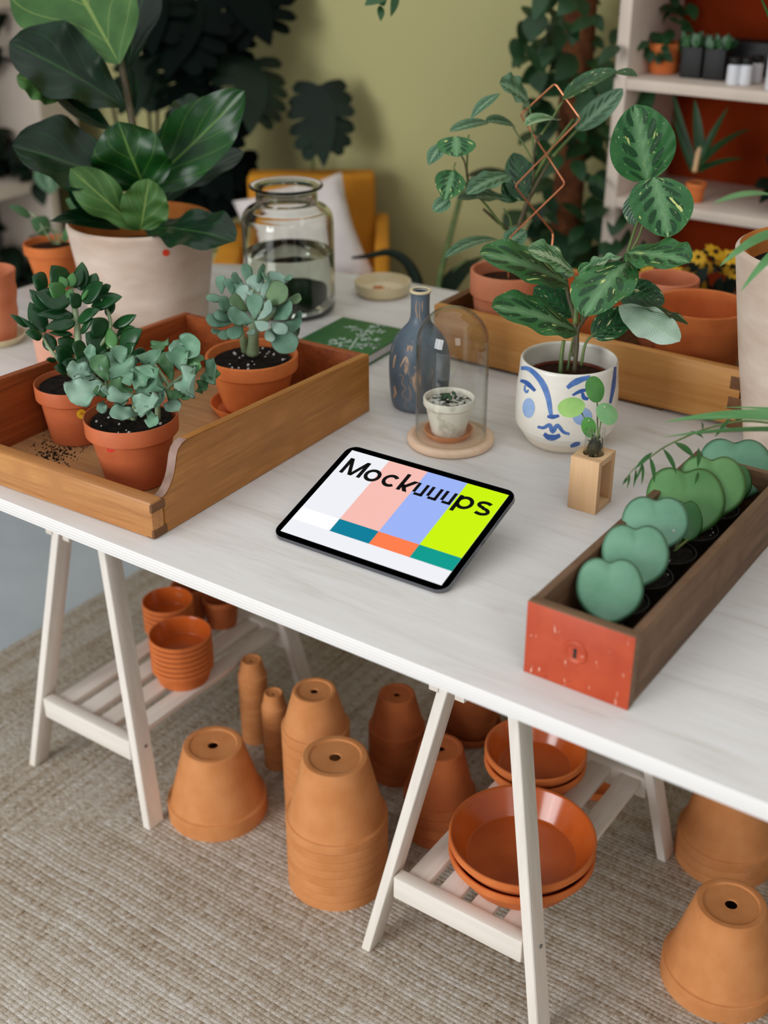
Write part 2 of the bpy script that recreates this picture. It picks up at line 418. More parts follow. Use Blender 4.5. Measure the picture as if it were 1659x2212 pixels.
# ------------------------------------------------------------------ the table top
def m_ply_edge():
    s = NT('ply_edge'); tc = s.n('ShaderNodeTexCoord'); sp = s.n('ShaderNodeSeparateXYZ'); s.link(tc.outputs['Object'], sp.inputs[0])
    w = s.math('FRACT', s.math('MULTIPLY', s.math('ADD', sp.outputs[2], s.math('MULTIPLY', s.noise(s.coord('Object', (6, 6, 1)), 1, 2), .001)), 1/.0042))
    c = s.ramp(w, [(.0, C3((206, 196, 186))), (.12, C3((232, 228, 224))), (.6, C3((238, 235, 232))), (.95, C3((222, 214, 206)))])
    s.link(c, s.b.inputs['Base Color']); return s.set(Roughness=.6)
def m_top():
    s = NT('white_oiled_birch'); v = s.coord('Object', (1.3, 9, 9)); n1 = s.noise(v, 3.2, 6, .62, .8)
    fine = s.noise(s.coord('Object', (4, 90, 1)), 3, 3)
    f = s.math('MULTIPLY_ADD', fine, .25, s.math('MULTIPLY', n1, .8))
    c = s.ramp(f, [(.32, C3((198, 192, 184))), (.5, C3((214, 210, 205))), (.75, C3((222, 220, 217)))])
    k = s.noise(s.coord('Object', (2, 5, 1)), 3.2, 2)
    c = s.mix(s.math('MULTIPLY', s.math('SUBTRACT', k, .66), 6, clamp=True), c, C3((192, 180, 166)))
    s.link(c, s.b.inputs['Base Color']); s.bump(fine, .03, .001)
    return s.set(Roughness=.42, Specular_IOR_Level=.4)
bm = NB()
plan = [(-1.955, .893), (.25, .893), (.25, 1.992), (-1.21, 1.992), (-1.36, 1.985), (-1.49, 1.962), (-1.62, 1.925), (-1.745, 1.862), (-1.85, 1.78), (-1.92, 1.68), (-1.95, 1.58)]
prism(bm, plan, ZT-.02, ZT, .0008)
for f in bm.faces: f.material_index = 0 if abs(f.normal.z) > .8 else 1
bm.normal_update()
for f in bm.faces: f.material_index = 0 if abs(f.normal.z) > .8 else 1
solo('table_top', bm, [m_top(), m_ply_edge()], 'pale birch plywood table top laid across two wooden trestles', 'table top', smooth=30)

# ------------------------------------------------------------------ trestles
HW, SL, LN, ZF = .1515, .188, .112, .01
def leg_bm(x0, sx, y0, sy):
    """a flat board leaning in both directions: 15 mm x 40 mm"""
    bm = NB(); h = .665
    pts = [(x0, y0), (x0+.016, y0), (x0+.016, y0+.034), (x0, y0+.034)]
    prism(bm, pts, 0, h)
    for v in bm.verts:
        t = v.co.z; v.co.x += sx*t; v.co.y += sy*t
    bmesh.ops.bevel(bm, geom=list(bm.edges), offset=.0015, segments=1, affect='EDGES')
    return bm
def make_trestle(x, label):
    D = .23
    t = thing('trestle', label, 'trestle', (x, 1.285, ZF), 0, 'trestles under the table')
    for x0, sx in ((-HW, SL), (HW-.016, -SL)):
        for y0, sy in ((-D, LN), (D-.034, -LN)):
            l = obj('leg', leg_bm(x0, sx, y0, sy), M['leg'], t)
    for y0 in (-D+.018, D-.040):
        bm = bx(-HW+.046, HW-.046, y0, y0+.022, .115, .155, .003); obj('stretcher', bm, M['leg_x'], t)
    for i in range(4):
        xc = -.078 + i*.052
        obj('slat', bx(xc-.0175, xc+.0175, -D+.040, D-.040, .138, .150, .002), M['leg_y'], t)
    obj('top_rail', bx(-.022, .022, -D+.118, D-.118, .60, .668, .003), M['leg_y'], t)
    for sx, x0 in ((-1, -.072), (1, -.032)):
        bm = NB()
        prism(bm, [(x0, -D+.052), (x0+.014, -D+.052), (x0+.022, -D+.10), (x0, -D+.10)], .478, .56, .001)
        obj('notched_bracket', bm, M['leg_y'], t)
    s = obj('screw', lathe(NB(), [(0, .0012), (.003, .0012), (.003, 0)], 12), M['screw'], t, (HW-SL*.145+.0008, -D+.016+.02, .145))
    s.rotation_euler = (0, PI/2, 0)
    return t
make_trestle(-1.3766, 'bleached wood A-frame trestle at the left holding short ridged dishes')
make_trestle(-.6360, 'bleached wood A-frame trestle at the right holding wide glazed saucers')

# ------------------------------------------------------------------ clay pots
def inv_prof(R, rt, h, rimh, th=.0035):
    hole = rt*.17
    out = [(R, 0), (R*1.0, rimh), (R*.935, rimh+.0008), (rt, h-.002), (rt*.97, h), (rt*.80, h), (rt*.77, h-.0025), (hole, h-.0025),
           (hole, h-.0055), (rt-th, h-.006), (R*.935-th, rimh), (R-th, rimh-.003), (R-th, 0)]
    return rnd_prof(out + [out[0]], .0022)[:-1]
def up_prof(R, rb, h, rimh, th=.005, step=.94, floor=.008):
    """an upright pot with a collar: outer wall, rim, inner wall, floor"""
    out = [(0, 0), (rb, 0), (R*step-.001, h-rimh), (R*.995, h-rimh+.002), (R, h), (R-th, h), (R*step-th, h-rimh-.004), (rb-th, floor), (0, floor)]
    return rnd_prof(out, .0025)
def inv_pot(xy, z, R, rt, h, rimh, m, label, group=None, cat='pot', th=.0035):
    return solo('flower_pot', lathe(NB(), inv_prof(R, rt, h, rimh, th), 64, closed=True), m, label, cat, (xy[0], xy[1], z), rnd.random()*6, group, smooth=50)
def inv_stack(xy, R, rt, h, s, n, m, top, under, group):
    """nested upside-down pots, the topmost whole, the others showing only their rims"""
    th = max(.0010, .7*(R*.935-rt)/(h-s*.9)*(s-.0065))          # thin enough for the pots to nest
    a = inv_pot(xy, ZF+s*(n-1), R, rt, h, s*.90, m, top, group, th=th)
    for i in range(n-1):
        dup(a, loc=(xy[0]+rnd.uniform(-.0002, .0002), xy[1]+rnd.uniform(-.0002, .0002), ZF+s*i), rz=rnd.random()*6, label=under)
    return a
inv_pot((-1.1705, 1.165), ZF, .0845, .0502, .138, .030, M['clay'], 'single upside-down terracotta pot standing on the rug beside the left trestle leg')
inv_stack((-.907, 1.158), .080, .0505, .125, .0165, 8, M['clay'], 'topmost upside-down terracotta pot of the big nested stack before the right trestle leg',
          'terracotta pot showing only its rim in the big nested stack before the right trestle leg', 'big nested pots on the rug')
inv_stack((-1.0266, 1.2607), .0567, .0356, .085, .0185, 10, M['clay'], 'topmost upside-down terracotta pot of the tall medium stack behind the big nested stack',
          'terracotta pot showing its rim in the tall medium stack behind the big nested stack', 'medium nested pots on the rug')
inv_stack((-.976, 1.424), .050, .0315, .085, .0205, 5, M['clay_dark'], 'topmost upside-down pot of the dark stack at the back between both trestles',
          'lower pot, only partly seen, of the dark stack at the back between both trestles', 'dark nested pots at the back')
inv_stack((-1.2425, 1.3507), .0262, .0185, .046, .016, 9, M['clay'], 'topmost tiny pot of the taller slim stack beside the left trestle shelf',
          'tiny terracotta pot within the taller slim stack beside the left trestle shelf', 'tiny nested pots, taller stack')
inv_stack((-1.1618, 1.3138), .0225, .0162, .042, .0165, 8, M['clay'], 'topmost tiny pot of the shorter slim stack, touching the tall medium stack',
          'tiny terracotta pot within the shorter slim stack touching the tall medium stack', 'tiny nested pots, shorter stack')
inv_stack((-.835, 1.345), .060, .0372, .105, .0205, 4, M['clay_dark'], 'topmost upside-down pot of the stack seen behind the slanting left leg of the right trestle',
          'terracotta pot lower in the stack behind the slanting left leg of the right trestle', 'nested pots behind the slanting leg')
inv_stack((-.416, 1.553), .079, .0495, .128, .0185, 3, M['clay'], 'topmost upside-down pot of the stack at the right, half hidden by the table edge',
          'dark-shaded pot under the half hidden stack at the right of the trestle', 'nested pots at the right')
inv_pot((-.329, 1.313), ZF, .0845, .0495, .145, .030, M['clay'], 'large single upside-down terracotta pot in the lower right corner')
# an upright pot on a saucer at the back, seen behind the right trestle
c = at(1018, 1622, ZF); c = (c.x-.03, c.y+.045)
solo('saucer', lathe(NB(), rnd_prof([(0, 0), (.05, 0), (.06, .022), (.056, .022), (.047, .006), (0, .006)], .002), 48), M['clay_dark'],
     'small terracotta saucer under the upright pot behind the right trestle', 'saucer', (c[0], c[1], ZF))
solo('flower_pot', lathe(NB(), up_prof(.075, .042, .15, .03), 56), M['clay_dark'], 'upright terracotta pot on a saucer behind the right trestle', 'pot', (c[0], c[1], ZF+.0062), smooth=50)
c = at(1290, 1690, ZF)
solo('saucer', lathe(NB(), rnd_prof([(0, 0), (.05, 0), (.06, .022), (.056, .022), (.047, .006), (0, .006)], .002), 48), M['clay_red'],
     'red-brown saucer on the rug seen between the slats of the right trestle', 'saucer', (c.x, c.y, ZF))

def dish_prof(R, rb, h, th=.005, rim=.012):
    return rnd_prof([(0, 0), (rb, 0), (R-.0015, h-rim), (R, h-rim+.001), (R, h-.001), (R-th*.5, h), (R-th, h-.001), (rb-th*.4, .006), (0, .006)], .002)
ZS = ZF+.150+.0003
for (x, y), R, rb, h, sp, n, lab0, lab1, g in (
    ((-.603, 1.197), .105, .081, .046, .021, 2, 'upper wide glazed terracotta saucer at the front of the right trestle shelf', 'lower wide saucer holding another, front of the right trestle shelf', 'wide saucers at the front'),
    ((-.684, 1.384), .080, .0590, .042, .019, 2, 'upper glazed saucer of the rear pair on the right trestle shelf', 'lower saucer of the rear pair on the right trestle shelf', 'saucers at the rear')):
    a = solo('saucer', inner_mat(lathe(NB(), dish_prof(R, rb, h), 72), rb), [M['clay_red'], M['clay_glaze']], lab0, 'saucer', (x, y, ZS+sp*(n-1)), group=g, smooth=50)
    for i in range(n-1): dup(a, loc=(x+.0006, y-.0008, ZS+sp*i), label=lab1)
def ring_dish(R, h):
    return rnd_prof([(0, 0), (R*.81, 0), (R*.935, h*.73), (R, h*.76), (R, h-.001), (R-.0015, h), (R-.003, h-.001), (R*.935-.0016, h*.73), (R*.81-.0016, .003), (0, .003)], .0012)
def dish_stack(px, py, R, n, s, lab0, lab1, g, h=.034, z=ZS):
    p = at(px, py, z)
    a = solo('ridged_dish', inner_mat(lathe(NB(), ring_dish(R, h), 60), R*.87), [M['clay_red'], M['clay_glaze']], lab0, 'dish', (p.x, p.y, z+s*(n-1)), group=g, smooth=50)
    for i in range(n-1): dup(a, loc=(p.x+rnd.uniform(-.0002, .0002), p.y+rnd.uniform(-.0002, .0002), z+s*i), label=lab1)
dish_stack(398, 1462, .055, 7, .0102, 'topmost ridged glazed dish of the front stack on the left trestle shelf', 'ridged terracotta dish within the front stack on the left trestle shelf', 'front dish stack')
dish_stack(370, 1378, .047, 6, .0102, 'topmost glazed dish of the second stack behind the front one', 'terracotta dish within the second stack behind the front one', 'second dish stack')
p = at(412, 1335, ZS); solo('flower_pot', lathe(NB(), up_prof(.034, .028, .075, .014), 40), M['clay_dark'], 'dark slim terracotta pot behind the second dish stack', 'pot', (p.x, p.y, ZS), smooth=50)
p = at(480, 1345, ZS); solo('flower_pot', lathe(NB(), up_prof(.036, .028, .06, .014), 40), M['clay_dark'], 'small terracotta pot near the back end of the left trestle shelf', 'pot', (p.x, p.y, ZS), smooth=50)
# ================================================================== ON THE TABLE
# ------------------------------------------------------------------ surface helpers: marks that follow a turned body
def on_body(px, py, c, prof, z0, lift=.0004):
    """the point of a turned body (centre c, outer profile) on the sight line through a pixel"""
    d = ray(px, py).normalized(); p = CAM.copy(); dist = (Vector((c[0], c[1], z0))-CAM).length
    def R(z):
        z -= z0
        for (r0, a), (r1, b) in zip(prof, prof[1:]):
            if a <= z <= b and b > a: return r0+(r1-r0)*(z-a)/(b-a)
        return -1
    s = dist-.35
    while s < dist+.35:
        p = CAM+d*s; q = math.hypot(p.x-c[0], p.y-c[1])
        if q <= R(p.z): break
        s += .0004
    v = Vector((p.x-c[0], p.y-c[1], 0)).normalized()
    return p+v*lift
def mark_disc(bm, px, py, rx, ry, c, prof, z0, lift=.0005, n=22):
    rings = []
    for k in (0, .5, 1):
        rings.append([bm.verts.new(on_body(px+rx*k*math.cos(2*PI*i/n), py+ry*k*math.sin(2*PI*i/n), c, prof, z0, lift)) for i in range(n if k else 1)])
    for i in range(n):
        j = (i+1) % n
        bm.faces.new((rings[0][0], rings[1][i], rings[1][j])); bm.faces.new((rings[1][i], rings[2][i], rings[2][j], rings[1][j]))
    return bm
def stroke(bm, pts, w, c, prof, z0, lift=.0005, taper=True):
    P = smooth_pts([(x, y, 0) for x, y in pts], 5); n = len(P); rows = []
    for i, p in enumerate(P):
        t = (P[min(i+1, n-1)]-P[max(0, i-1)]).normalized(); s = Vector((-t.y, t.x, 0))
        k = w/2*(1 if not taper else min(1, .55+.9*i/n, .55+.9*(n-1-i)/n))
        rows.append([bm.verts.new(on_body(p.x+s.x*k*u, p.y+s.y*k*u, c, prof, z0, lift)) for u in (-1, -.33, .33, 1)])
    for A, B in zip(rows, rows[1:]):
        for j in range(3): bm.faces.new((A[j], A[j+1], B[j+1], B[j]))
    return bm
def K(x, y): return (760+x*.36166, 560+y*.36166)
def soil_bm(r, z, bump=.003, seed=0, n=40, rings=7):
    bm = NB(); prev = [bm.verts.new((0, 0, z+bump))]
    for k in range(1, rings+1):
        rr = r*k/rings
        ring = [bm.verts.new((rr*math.cos(2*PI*i/n), rr*math.sin(2*PI*i/n), z+bump*(1.2*(1-k/rings)+1.1*mnoise.noise(Vector((rr*110*math.cos(2*PI*i/n), rr*110*math.sin(2*PI*i/n), seed))) if k < rings else 0))) for i in range(n)]
        for i in range(n):
            j = (i+1) % n
            bm.faces.new((prev[0], ring[i], ring[j]) if k == 1 else (prev[i], ring[i], ring[j], prev[j]))
        prev = ring
    return bm
def potted(name, label, xy, z, R, rb, h, rimh, m, soil_m, soil_d, cat='potted plant', group=None, th=.004, step=.93, seg=64, soil_bump=.003, perl=0):
    t = thing(name, label, cat, (xy[0], xy[1], z), 0, group)
    obj('pot', lathe(NB(), up_prof(R, rb, h, rimh, th, step), seg), m, t, smooth=50)
    rs = (rb+(R*step-rb)*(h-soil_d)/h)-th*.8
    s = obj('soil', soil_bm(rs, h-soil_d, soil_bump, rnd.random()*9), soil_m, t, smooth=180)
    for i in range(perl):
        a = rnd.random()*6.28; q = rs*math.sqrt(rnd.random())*.92
        if i == 0: pb = NB()
        blob(pb, (q*math.cos(a), q*math.sin(a), h-soil_d+.002), rnd.uniform(.0012, .0026), 1, jit=.3)
    if perl: tag(obj('perlite', pb, M['perlite'], s), kind='stuff')
    return t

# ------------------------------------------------------------------ the old drawer used as a tray
TR = thing('wooden_tray', 'low-fronted old wooden drawer used as a tray for the three succulents', 'tray', (-1.0037, .9272, ZT), .035)
W_, L_ = .366, .486
def yz_board(bm, pts, x0, x1, bev=.0012):
    """a board whose side view (y, z) is given, thickness along x"""
    a = [bm.verts.new((x0, y, z)) for y, z in pts]; b = [bm.verts.new((x1, y, z)) for y, z in pts]; n = len(pts)
    fs = [bm.faces.new(a), bm.faces.new(b[::-1])]
    for i in range(n): fs.append(bm.faces.new((a[i], b[i], b[(i+1) % n], a[(i+1) % n])))
    bmesh.ops.recalc_face_normals(bm, faces=bm.faces)
    if bev: bmesh.ops.bevel(bm, geom=[e for f in fs[:2] for e in f.edges], offset=bev, segments=2, affect='EDGES')
    return bm
prof = [(.022, 0), (L_, 0), (L_, .092), (.075, .110)]
prof += [(.066, .1085), (.0585, .1035), (.0535, .095), (.0505, .085), (.047, .075), (.042, .066), (.035, .058), (.028, .053), (.022, .051)]
obj('side_board', yz_board(NB(), prof, -.0135, 0), M['tray_y'], TR, smooth=35)
obj('side_board', yz_board(NB(), prof, -W_, -W_+.0135), M['tray_in'], TR, smooth=35)
eb = NB(); ec = prof[3:]; rows = [(Vector((-.0132, y-.0006, z+.0003)), Vector((-.0003, y-.0006, z+.0003))) for y, z in ec]
vv = [(eb.verts.new(a), eb.verts.new(b)) for a, b in rows]
for (a, b), (c, d) in zip(vv, vv[1:]): eb.faces.new((a, b, d, c))
obj('worn_edge', eb, M['wax'], TR['x'] if False else TR)
obj('front_rail', bx(-W_, 0, 0, .0225, 0, .0525, .004), M['tray'], TR)
obj('back_board', bx(-W_+.0135, -.0135, L_-.0135, L_, 0, .092, .0012), M['tray_in'], TR)
obj('bottom_panel', bx(-W_+.0135, -.0135, .0225, L_-.0135, .003, .0075), M['tray_bottom'], TR)
for z0, z1 in ((.0, .0135), (.036, .0495)):
    obj('dovetail', bx(-.012, .0006, .0004, .026, z0+.001, z1, .0015), M['pine_dark'], TR)
tl = TR.matrix_basis if False else None
ds = NB()
for i in range(220):
    q = at(rnd.gauss(118, 24), rnd.gauss(978, 17), ZT+.0078)
    blob(ds, (q.x, q.y, ZT+.0082), rnd.uniform(.0006, .0016), 1, jit=.4)
for i in range(90):
    q = at(rnd.gauss(150, 30), rnd.gauss(950, 8), ZT+.0078)
    blob(ds, (q.x, q.y, ZT+.0082), rnd.uniform(.0005, .0012), 1, jit=.4)
tag(obj('spilled_soil', ds, M['soil']), 'dark crumbs of spilled soil on the bottom of the wooden tray', 'soil', kind='stuff')

# ------------------------------------------------------------------ tablet
def rrect(x0, x1, y0, y1, r, n=8):
    P = []
    for cx, cy, a0 in ((x1-r, y1-r, 0), (x0+r, y1-r, 90), (x0+r, y0+r, 180), (x1-r, y0+r, 270)):
        for i in range(n+1):
            a = math.radians(a0+90*i/n); P.append((cx+r*math.cos(a), cy+r*math.sin(a)))
    return P
TW, TH, BZ = .2361, .1649, .0090
tab = thing('tablet', 'tablet propped at a low angle showing coloured blocks and a large word', 'tablet', (-.8803, 1.0254, ZT+.0085), .0207)
tilt = .308
def tobj(name, bm, m, parent=tab, smooth=30):
    bm.transform(Matrix.Rotation(tilt, 4, 'X')); return obj(name, bm, m, parent, smooth=smooth)
bm = NB(); prism(bm, rrect(-BZ, TW+BZ, -BZ, TH+BZ, .0155, 10), -.0062, -.0004)
bmesh.ops.bevel(bm, geom=[e for e in bm.edges if abs(e.verts[0].co.z-e.verts[1].co.z) < 1e-6], offset=.0009, segments=3, affect='EDGES')
body = tobj('case', bm, M['alu'])
tobj('bezel', prism(NB(), rrect(-BZ+.0006, TW+BZ-.0006, -BZ+.0006, TH+BZ-.0006, .015, 10), -.0006, -.0001), M['black_glass'])
for y in (.028, .112):
    sp = NB(); v0 = None
    for i in range(16):
        yy = y+i*.0024
        f = [sp.verts.new((TW+BZ+.00005, yy+a, -.0034+b)) for a, b in ((0, 0), (.0012, 0), (.0012, .0012), (0, .0012))]; sp.faces.new(f)
        if v0: sp.faces.new((v0[0], f[0], f[3], v0[1]))
        v0 = (f[1], f[2])
    tobj('speaker_grille', sp, M['black'], smooth=0)
tobj('charging_port', bx(TW+BZ-.0002, TW+BZ+.0001, .078, .087, -.0042, -.0022), M['black'])
lb = NB(); prism(lb, [(.045, .130), (TW-.045, .130), (TW-.045, .134), (.045, .134)], -.035, -.006)
lb.transform(Matrix.Rotation(tilt, 4, 'X'))
for v in lb.verts:
    if v.co.z < .02: v.co.z = -.0084
obj('kickstand', lb, M['black'], tab)
SC = tobj('screen', prism(NB(), [(0, 0), (TW, 0), (TW, TH), (0, TH)], -.0001, 0), emis('screen_off_white', (240, 241, 246)), smooth=0)
cols = dict(w=(255, 255, 255), p=(247, 190, 180), b=(157, 180, 247), l=(204, 244, 0), t=(0, 126, 154), o=(255, 126, 76), g=(0, 155, 142))
q = TW/4; yb0, yb1 = TH*.148, TH*.288
blocks = [('w', 0, q, yb0, yb1), ('p', q, 2*q, yb1, TH), ('b', 2*q, 3*q, yb1, TH), ('l', 3*q, TW, yb1, TH), ('t', q, 2*q, yb0, yb1), ('o', 2*q, 3*q, yb0, yb1), ('g', 3*q, TW, yb0, yb1)]
names = dict(w='white_block', p='pink_block', b='blue_block', l='lime_block', t='teal_block', o='orange_block', g='green_block')
for k, x0, x1, y0, y1 in blocks:
    bm = NB(); bm.faces.new([bm.verts.new((x, y, .00006)) for x, y in ((x0, y0), (x1, y0), (x1, y1), (x0, y1))])
    tobj(names[k], bm, emis('screen_'+names[k], cols[k]), SC, 0)
# the word on the screen: letter strokes as flat outlines
def poly(bm, pts, z=.00012):
    bm.faces.new([bm.verts.new((x, y, z)) for x, y in pts])
def ring(bm, cx, cy, rx, ry, w, a0=0, a1=360, z=.00012, n=48):
    A = []
    for i in range(n+1):
        a = math.radians(a0+(a1-a0)*i/n); c, s = math.cos(a), math.sin(a)
        A.append((bm.verts.new((cx+rx*c, cy+ry*s, z)), bm.verts.new((cx+(rx-w)*c, cy+(ry-w)*s, z))))
    for (a, b), (c, d) in zip(A, A[1:]): bm.faces.new((a, c, d, b))
def rect(bm, x0, x1, y0, y1): poly(bm, [(x0, y0), (x1, y0), (x1, y1), (x0, y1)])
def slant(bm, x0, y0, x1, y1, w): poly(bm, [(x0, y0), (x0+w, y0), (x1+w, y1), (x1, y1)])
def path(bm, pts, w, z=.00012):
    P = [Vector((x, y, 0)) for x, y in pts]; A = []
    for i, p in enumerate(P):
        t = (P[min(i+1, len(P)-1)]-P[max(i-1, 0)]).normalized(); s = Vector((-t.y, t.x, 0))*w/2
        A.append((bm.verts.new((p.x+s.x, p.y+s.y, z)), bm.verts.new((p.x-s.x, p.y-s.y, z))))
    for (a, b), (c, d) in zip(A, A[1:]): bm.faces.new((a, c, d, b))
XH, CAPH, SW = .0275, .0375, .0066
wm = NB()
def word(bm):
    s = SW
    rect(bm, 0, s, 0, CAPH); rect(bm, .0315, .0315+s, 0, CAPH)                       # M
    slant(bm, .0004, CAPH, .0158, 0, s*1.02); slant(bm, .0315-.0002, CAPH, .0158, 0, s*1.02)
    ring(bm, .0545, XH/2, .0142, XH/2+.0006, s*.95)                                   # o
    ring(bm, .0870, XH/2, .0138, XH/2+.0006, s*.95, 42, 318)                          # c
    rect(bm, .1040, .1040+s, 0, CAPH+.0010)                                           # k
    slant(bm, .1085, .0085, .1225, XH, s*1.25); slant(bm, .1135, .0150, .1232, 0, -s*1.2)
    x = .1300                                                                         # three stepped u shapes
    for i in range(3):
        rect(bm, x, x+.0054, .0056, XH); rect(bm, x+.0044, x+.0196, 0, .0054); rect(bm, x+.0142, x+.0196, 0, XH)
        x += .0242
    x -= .0006
    rect(bm, x, x+s, -.0092, XH); ring(bm, x+.0142, XH/2, .0142, XH/2+.0006, s*.95)   # p
    cx = x+.0450; S = []                                                              # s
    for a in range(35, 270, 12): S.append((cx+.0098*math.cos(math.radians(a)), XH*.745+.0055*math.sin(math.radians(a))))
    for a in range(90, -150, -12): S.append((cx+.0003+.0104*math.cos(math.radians(a)), XH*.255+.0062*math.sin(math.radians(a))))
    path(bm, S, s*.92)
    return cx+.0125
wide = word(wm)
k = (TW*.936)/wide
for v in wm.verts: v.co.x = TW*.032+v.co.x*k; v.co.y = TH*.735+v.co.y*k*.94
bmesh.ops.recalc_face_normals(wm, faces=wm.faces)
tobj('lettering', wm, M['ink'], SC, 0)

# ------------------------------------------------------------------ test tube in its wooden block
blk = thing('propagation_stand', 'small pale wooden block stand that holds a glass tube of leaf cuttings', 'plant stand', (-.6228, 1.3017, ZT), 0)
bw, bd, bh = .0405, .048, .0745
obj('front_panel', bx(0, bw, 0, .0095, 0, bh, .0008), M['beech'], blk)
obj('back_panel', bx(0, bw, bd-.0095, bd, 0, bh, .0008), M['beech'], blk)
obj('base', bx(0, bw, .0095, bd-.0095, 0, .0085, .0004), M['beech_x'], blk)
bm = NB(); n = 40; cx, cy, rr = bw/2, bd/2, .0138; lay = []
for i in range(n):
    a = 2*PI*(i+.5)/n; c, s = math.cos(a), math.sin(a)
    k = min(cx/abs(c) if abs(c) > 1e-6 else 9, (bd/2-.0095)/abs(s) if abs(s) > 1e-6 else 9)
    lay.append([bm.verts.new((cx+c*r, cy+s*r, z)) for r, z in ((k, bh-.0085), (k, bh), (rr, bh), (rr, bh-.0085))])
for A, B in zip(lay, lay[1:]+lay[:1]):
    for j in range(4): bm.faces.new((A[j], B[j], B[(j+1) % 4], A[(j+1) % 4]))
bmesh.ops.recalc_face_normals(bm, faces=bm.faces)
obj('top', bm, M['beech_x'], blk)
M['glass'] = thin_glass('clear_blown_glass'); M['glass_green'] = glass('greenish_glass', (.95, .97, .93))
M['water'] = glass('still_water', (.90, .93, .86), 1.33)
tbx, tby = -.6228+bw/2, 1.3017+bd/2
tube_g = thing('propagation_tube', 'clear glass test tube with pilea cuttings rooted in dark moss', 'glass tube', (tbx, tby, ZT+.0092), 0)
tp = [(0, 0), (.006, .0008), (.0105, .005), (.0126, .012), (.0126, .096), (.0136, .0985), (.0125, .099), (.0116, .097), (.0116, .013), (.0096, .006), (.0055, .0022), (0, .0016)]
obj('glass', lathe(NB(), tp, 36), M['glass'], tube_g)

# ------------------------------------------------------------------ glass dome, its base, and the little pot inside
DC = (-.858, 1.388)
solo('dome_base', lathe(NB(), rnd_prof([(0, 0), (.060, 0), (.0635, .003), (.0635, .009), (.060, .012), (.0545, .012), (.0535, .0108), (0, .0108)], .002), 72), M['disc'],
     'round turned pale wooden base under the glass dome', 'base', (DC[0], DC[1], ZT))
ap = .2045-.0112; R = .0515; P = [(R, 0), (R, ap-R*1.05)]
P += [(R*math.cos(a), ap-R*1.05+R*1.05*math.sin(a)) for a in [PI/2*i/14 for i in range(1, 14)]] + [(0, ap)]
ti = .0016
P2 = [(0, ap-ti)] + [((R-ti)*math.cos(a), ap-R*1.05+(R*1.05-ti)*math.sin(a)) for a in [PI/2*i/14 for i in range(13, 0, -1)]] + [(R-ti, ap-R*1.05), (R-ti, 0)]
full = P+P2
solo('glass_dome', lathe(NB(), full[:]+[full[0]], 72), M['glass'], 'clear glass bell dome over a tiny limed clay pot', 'glass dome', (DC[0], DC[1], ZT+.0111), smooth=60)
solo('saucer', lathe(NB(), rnd_prof([(0, 0), (.030, 0), (.0365, .0105), (.0345, .0105), (.029, .0035), (0, .003)], .0012), 48), M['clay'], 'small orange terracotta saucer under the limed pot inside the glass dome', 'saucer', (-.8605, 1.3855, ZT+.0111), smooth=50)
ag = potted('flower_pot', 'tiny lime-stained clay pot standing inside the glass dome', (-.8605, 1.3855), ZT+.0145, .0372, .0240, .0565, .013, M['aged_clay'], mat('crusted_soil', (206, 200, 186), (36, 36, 30), 95, .95, .6, 140, lo=.44, hi=.56, spec=.1), .007, cat='pot', th=.003, perl=26)
sb = NB()
for i in range(7):
    a = rnd.random()*6.28; r = rnd.uniform(.0, .02)
    b = Vector((r*math.cos(a), r*math.sin(a), .050)); leaf(sb, b, b+Vector((rnd.uniform(-.014, .014), rnd.uniform(-.014, .014), .005)), .006, (0, 0, 1), .2, 'su', th=.002, nv=6, nu=4)
M['jade'] = mat('jade_green', (34, 78, 40), (22, 56, 30), 30, .28, spec=.5)
obj('sprout', sb, M['jade'], ag)

# ------------------------------------------------------------------ bottle vase
def m_bottle():
    s = NT('scratched_blue_glaze'); v = s.coord('Object', (38, 38, 7)); n1 = s.noise(v, 1.5, 4, .6, 1.2)
    c = s.ramp(s.noise(s.coord('Object'), 14, 3), [(.35, C3((74, 88, 100))), (.65, C3((98, 112, 124)))])
    c = s.mix(s.math('MULTIPLY', s.math('SUBTRACT', n1, .63), 16, clamp=True), c, C3((186, 154, 128)))
    n2 = s.noise(s.coord('Object', (60, 60, 14)), 2, 3)
    c = s.mix(s.math('MULTIPLY', s.math('SUBTRACT', n2, .66), 10, clamp=True), c, C3((46, 56, 66)))
    s.link(c, s.b.inputs['Base Color']); return s.set(Roughness=.42)
vp = [(0, 0), (.036, 0), (.0425, .006), (.0455, .03), (.0470, .06), (.0455, .085), (.0395, .106), (.0280, .122), (.0185, .133), (.0150, .143), (.0142, .155), (.0143, .176), (.0158, .1815), (.0158, .184), (.0115, .184), (.0108, .176), (.0108, .15), (0, .15)]
t = thing('bottle_vase', 'blue-grey ceramic bottle vase with scratched tan markings behind the glass dome', 'vase', (-.9728, 1.478, ZT))
sv = [tuple(p)[:2] for p in [(a.x, a.y) for a in smooth_pts([(r, z, 0) for r, z in vp[1:13]], 3)]]
obj('body', lathe(NB(), [(0, 0)]+[(max(r, .001), z) for r, z in sv]+vp[13:], 56), m_bottle(), t, smooth=60)
M['scratch'] = mat('scratched_clay_lines', (190, 158, 132), (168, 136, 110), 60, .6)
bo = [(r, z) for r, z in vp[1:13]]
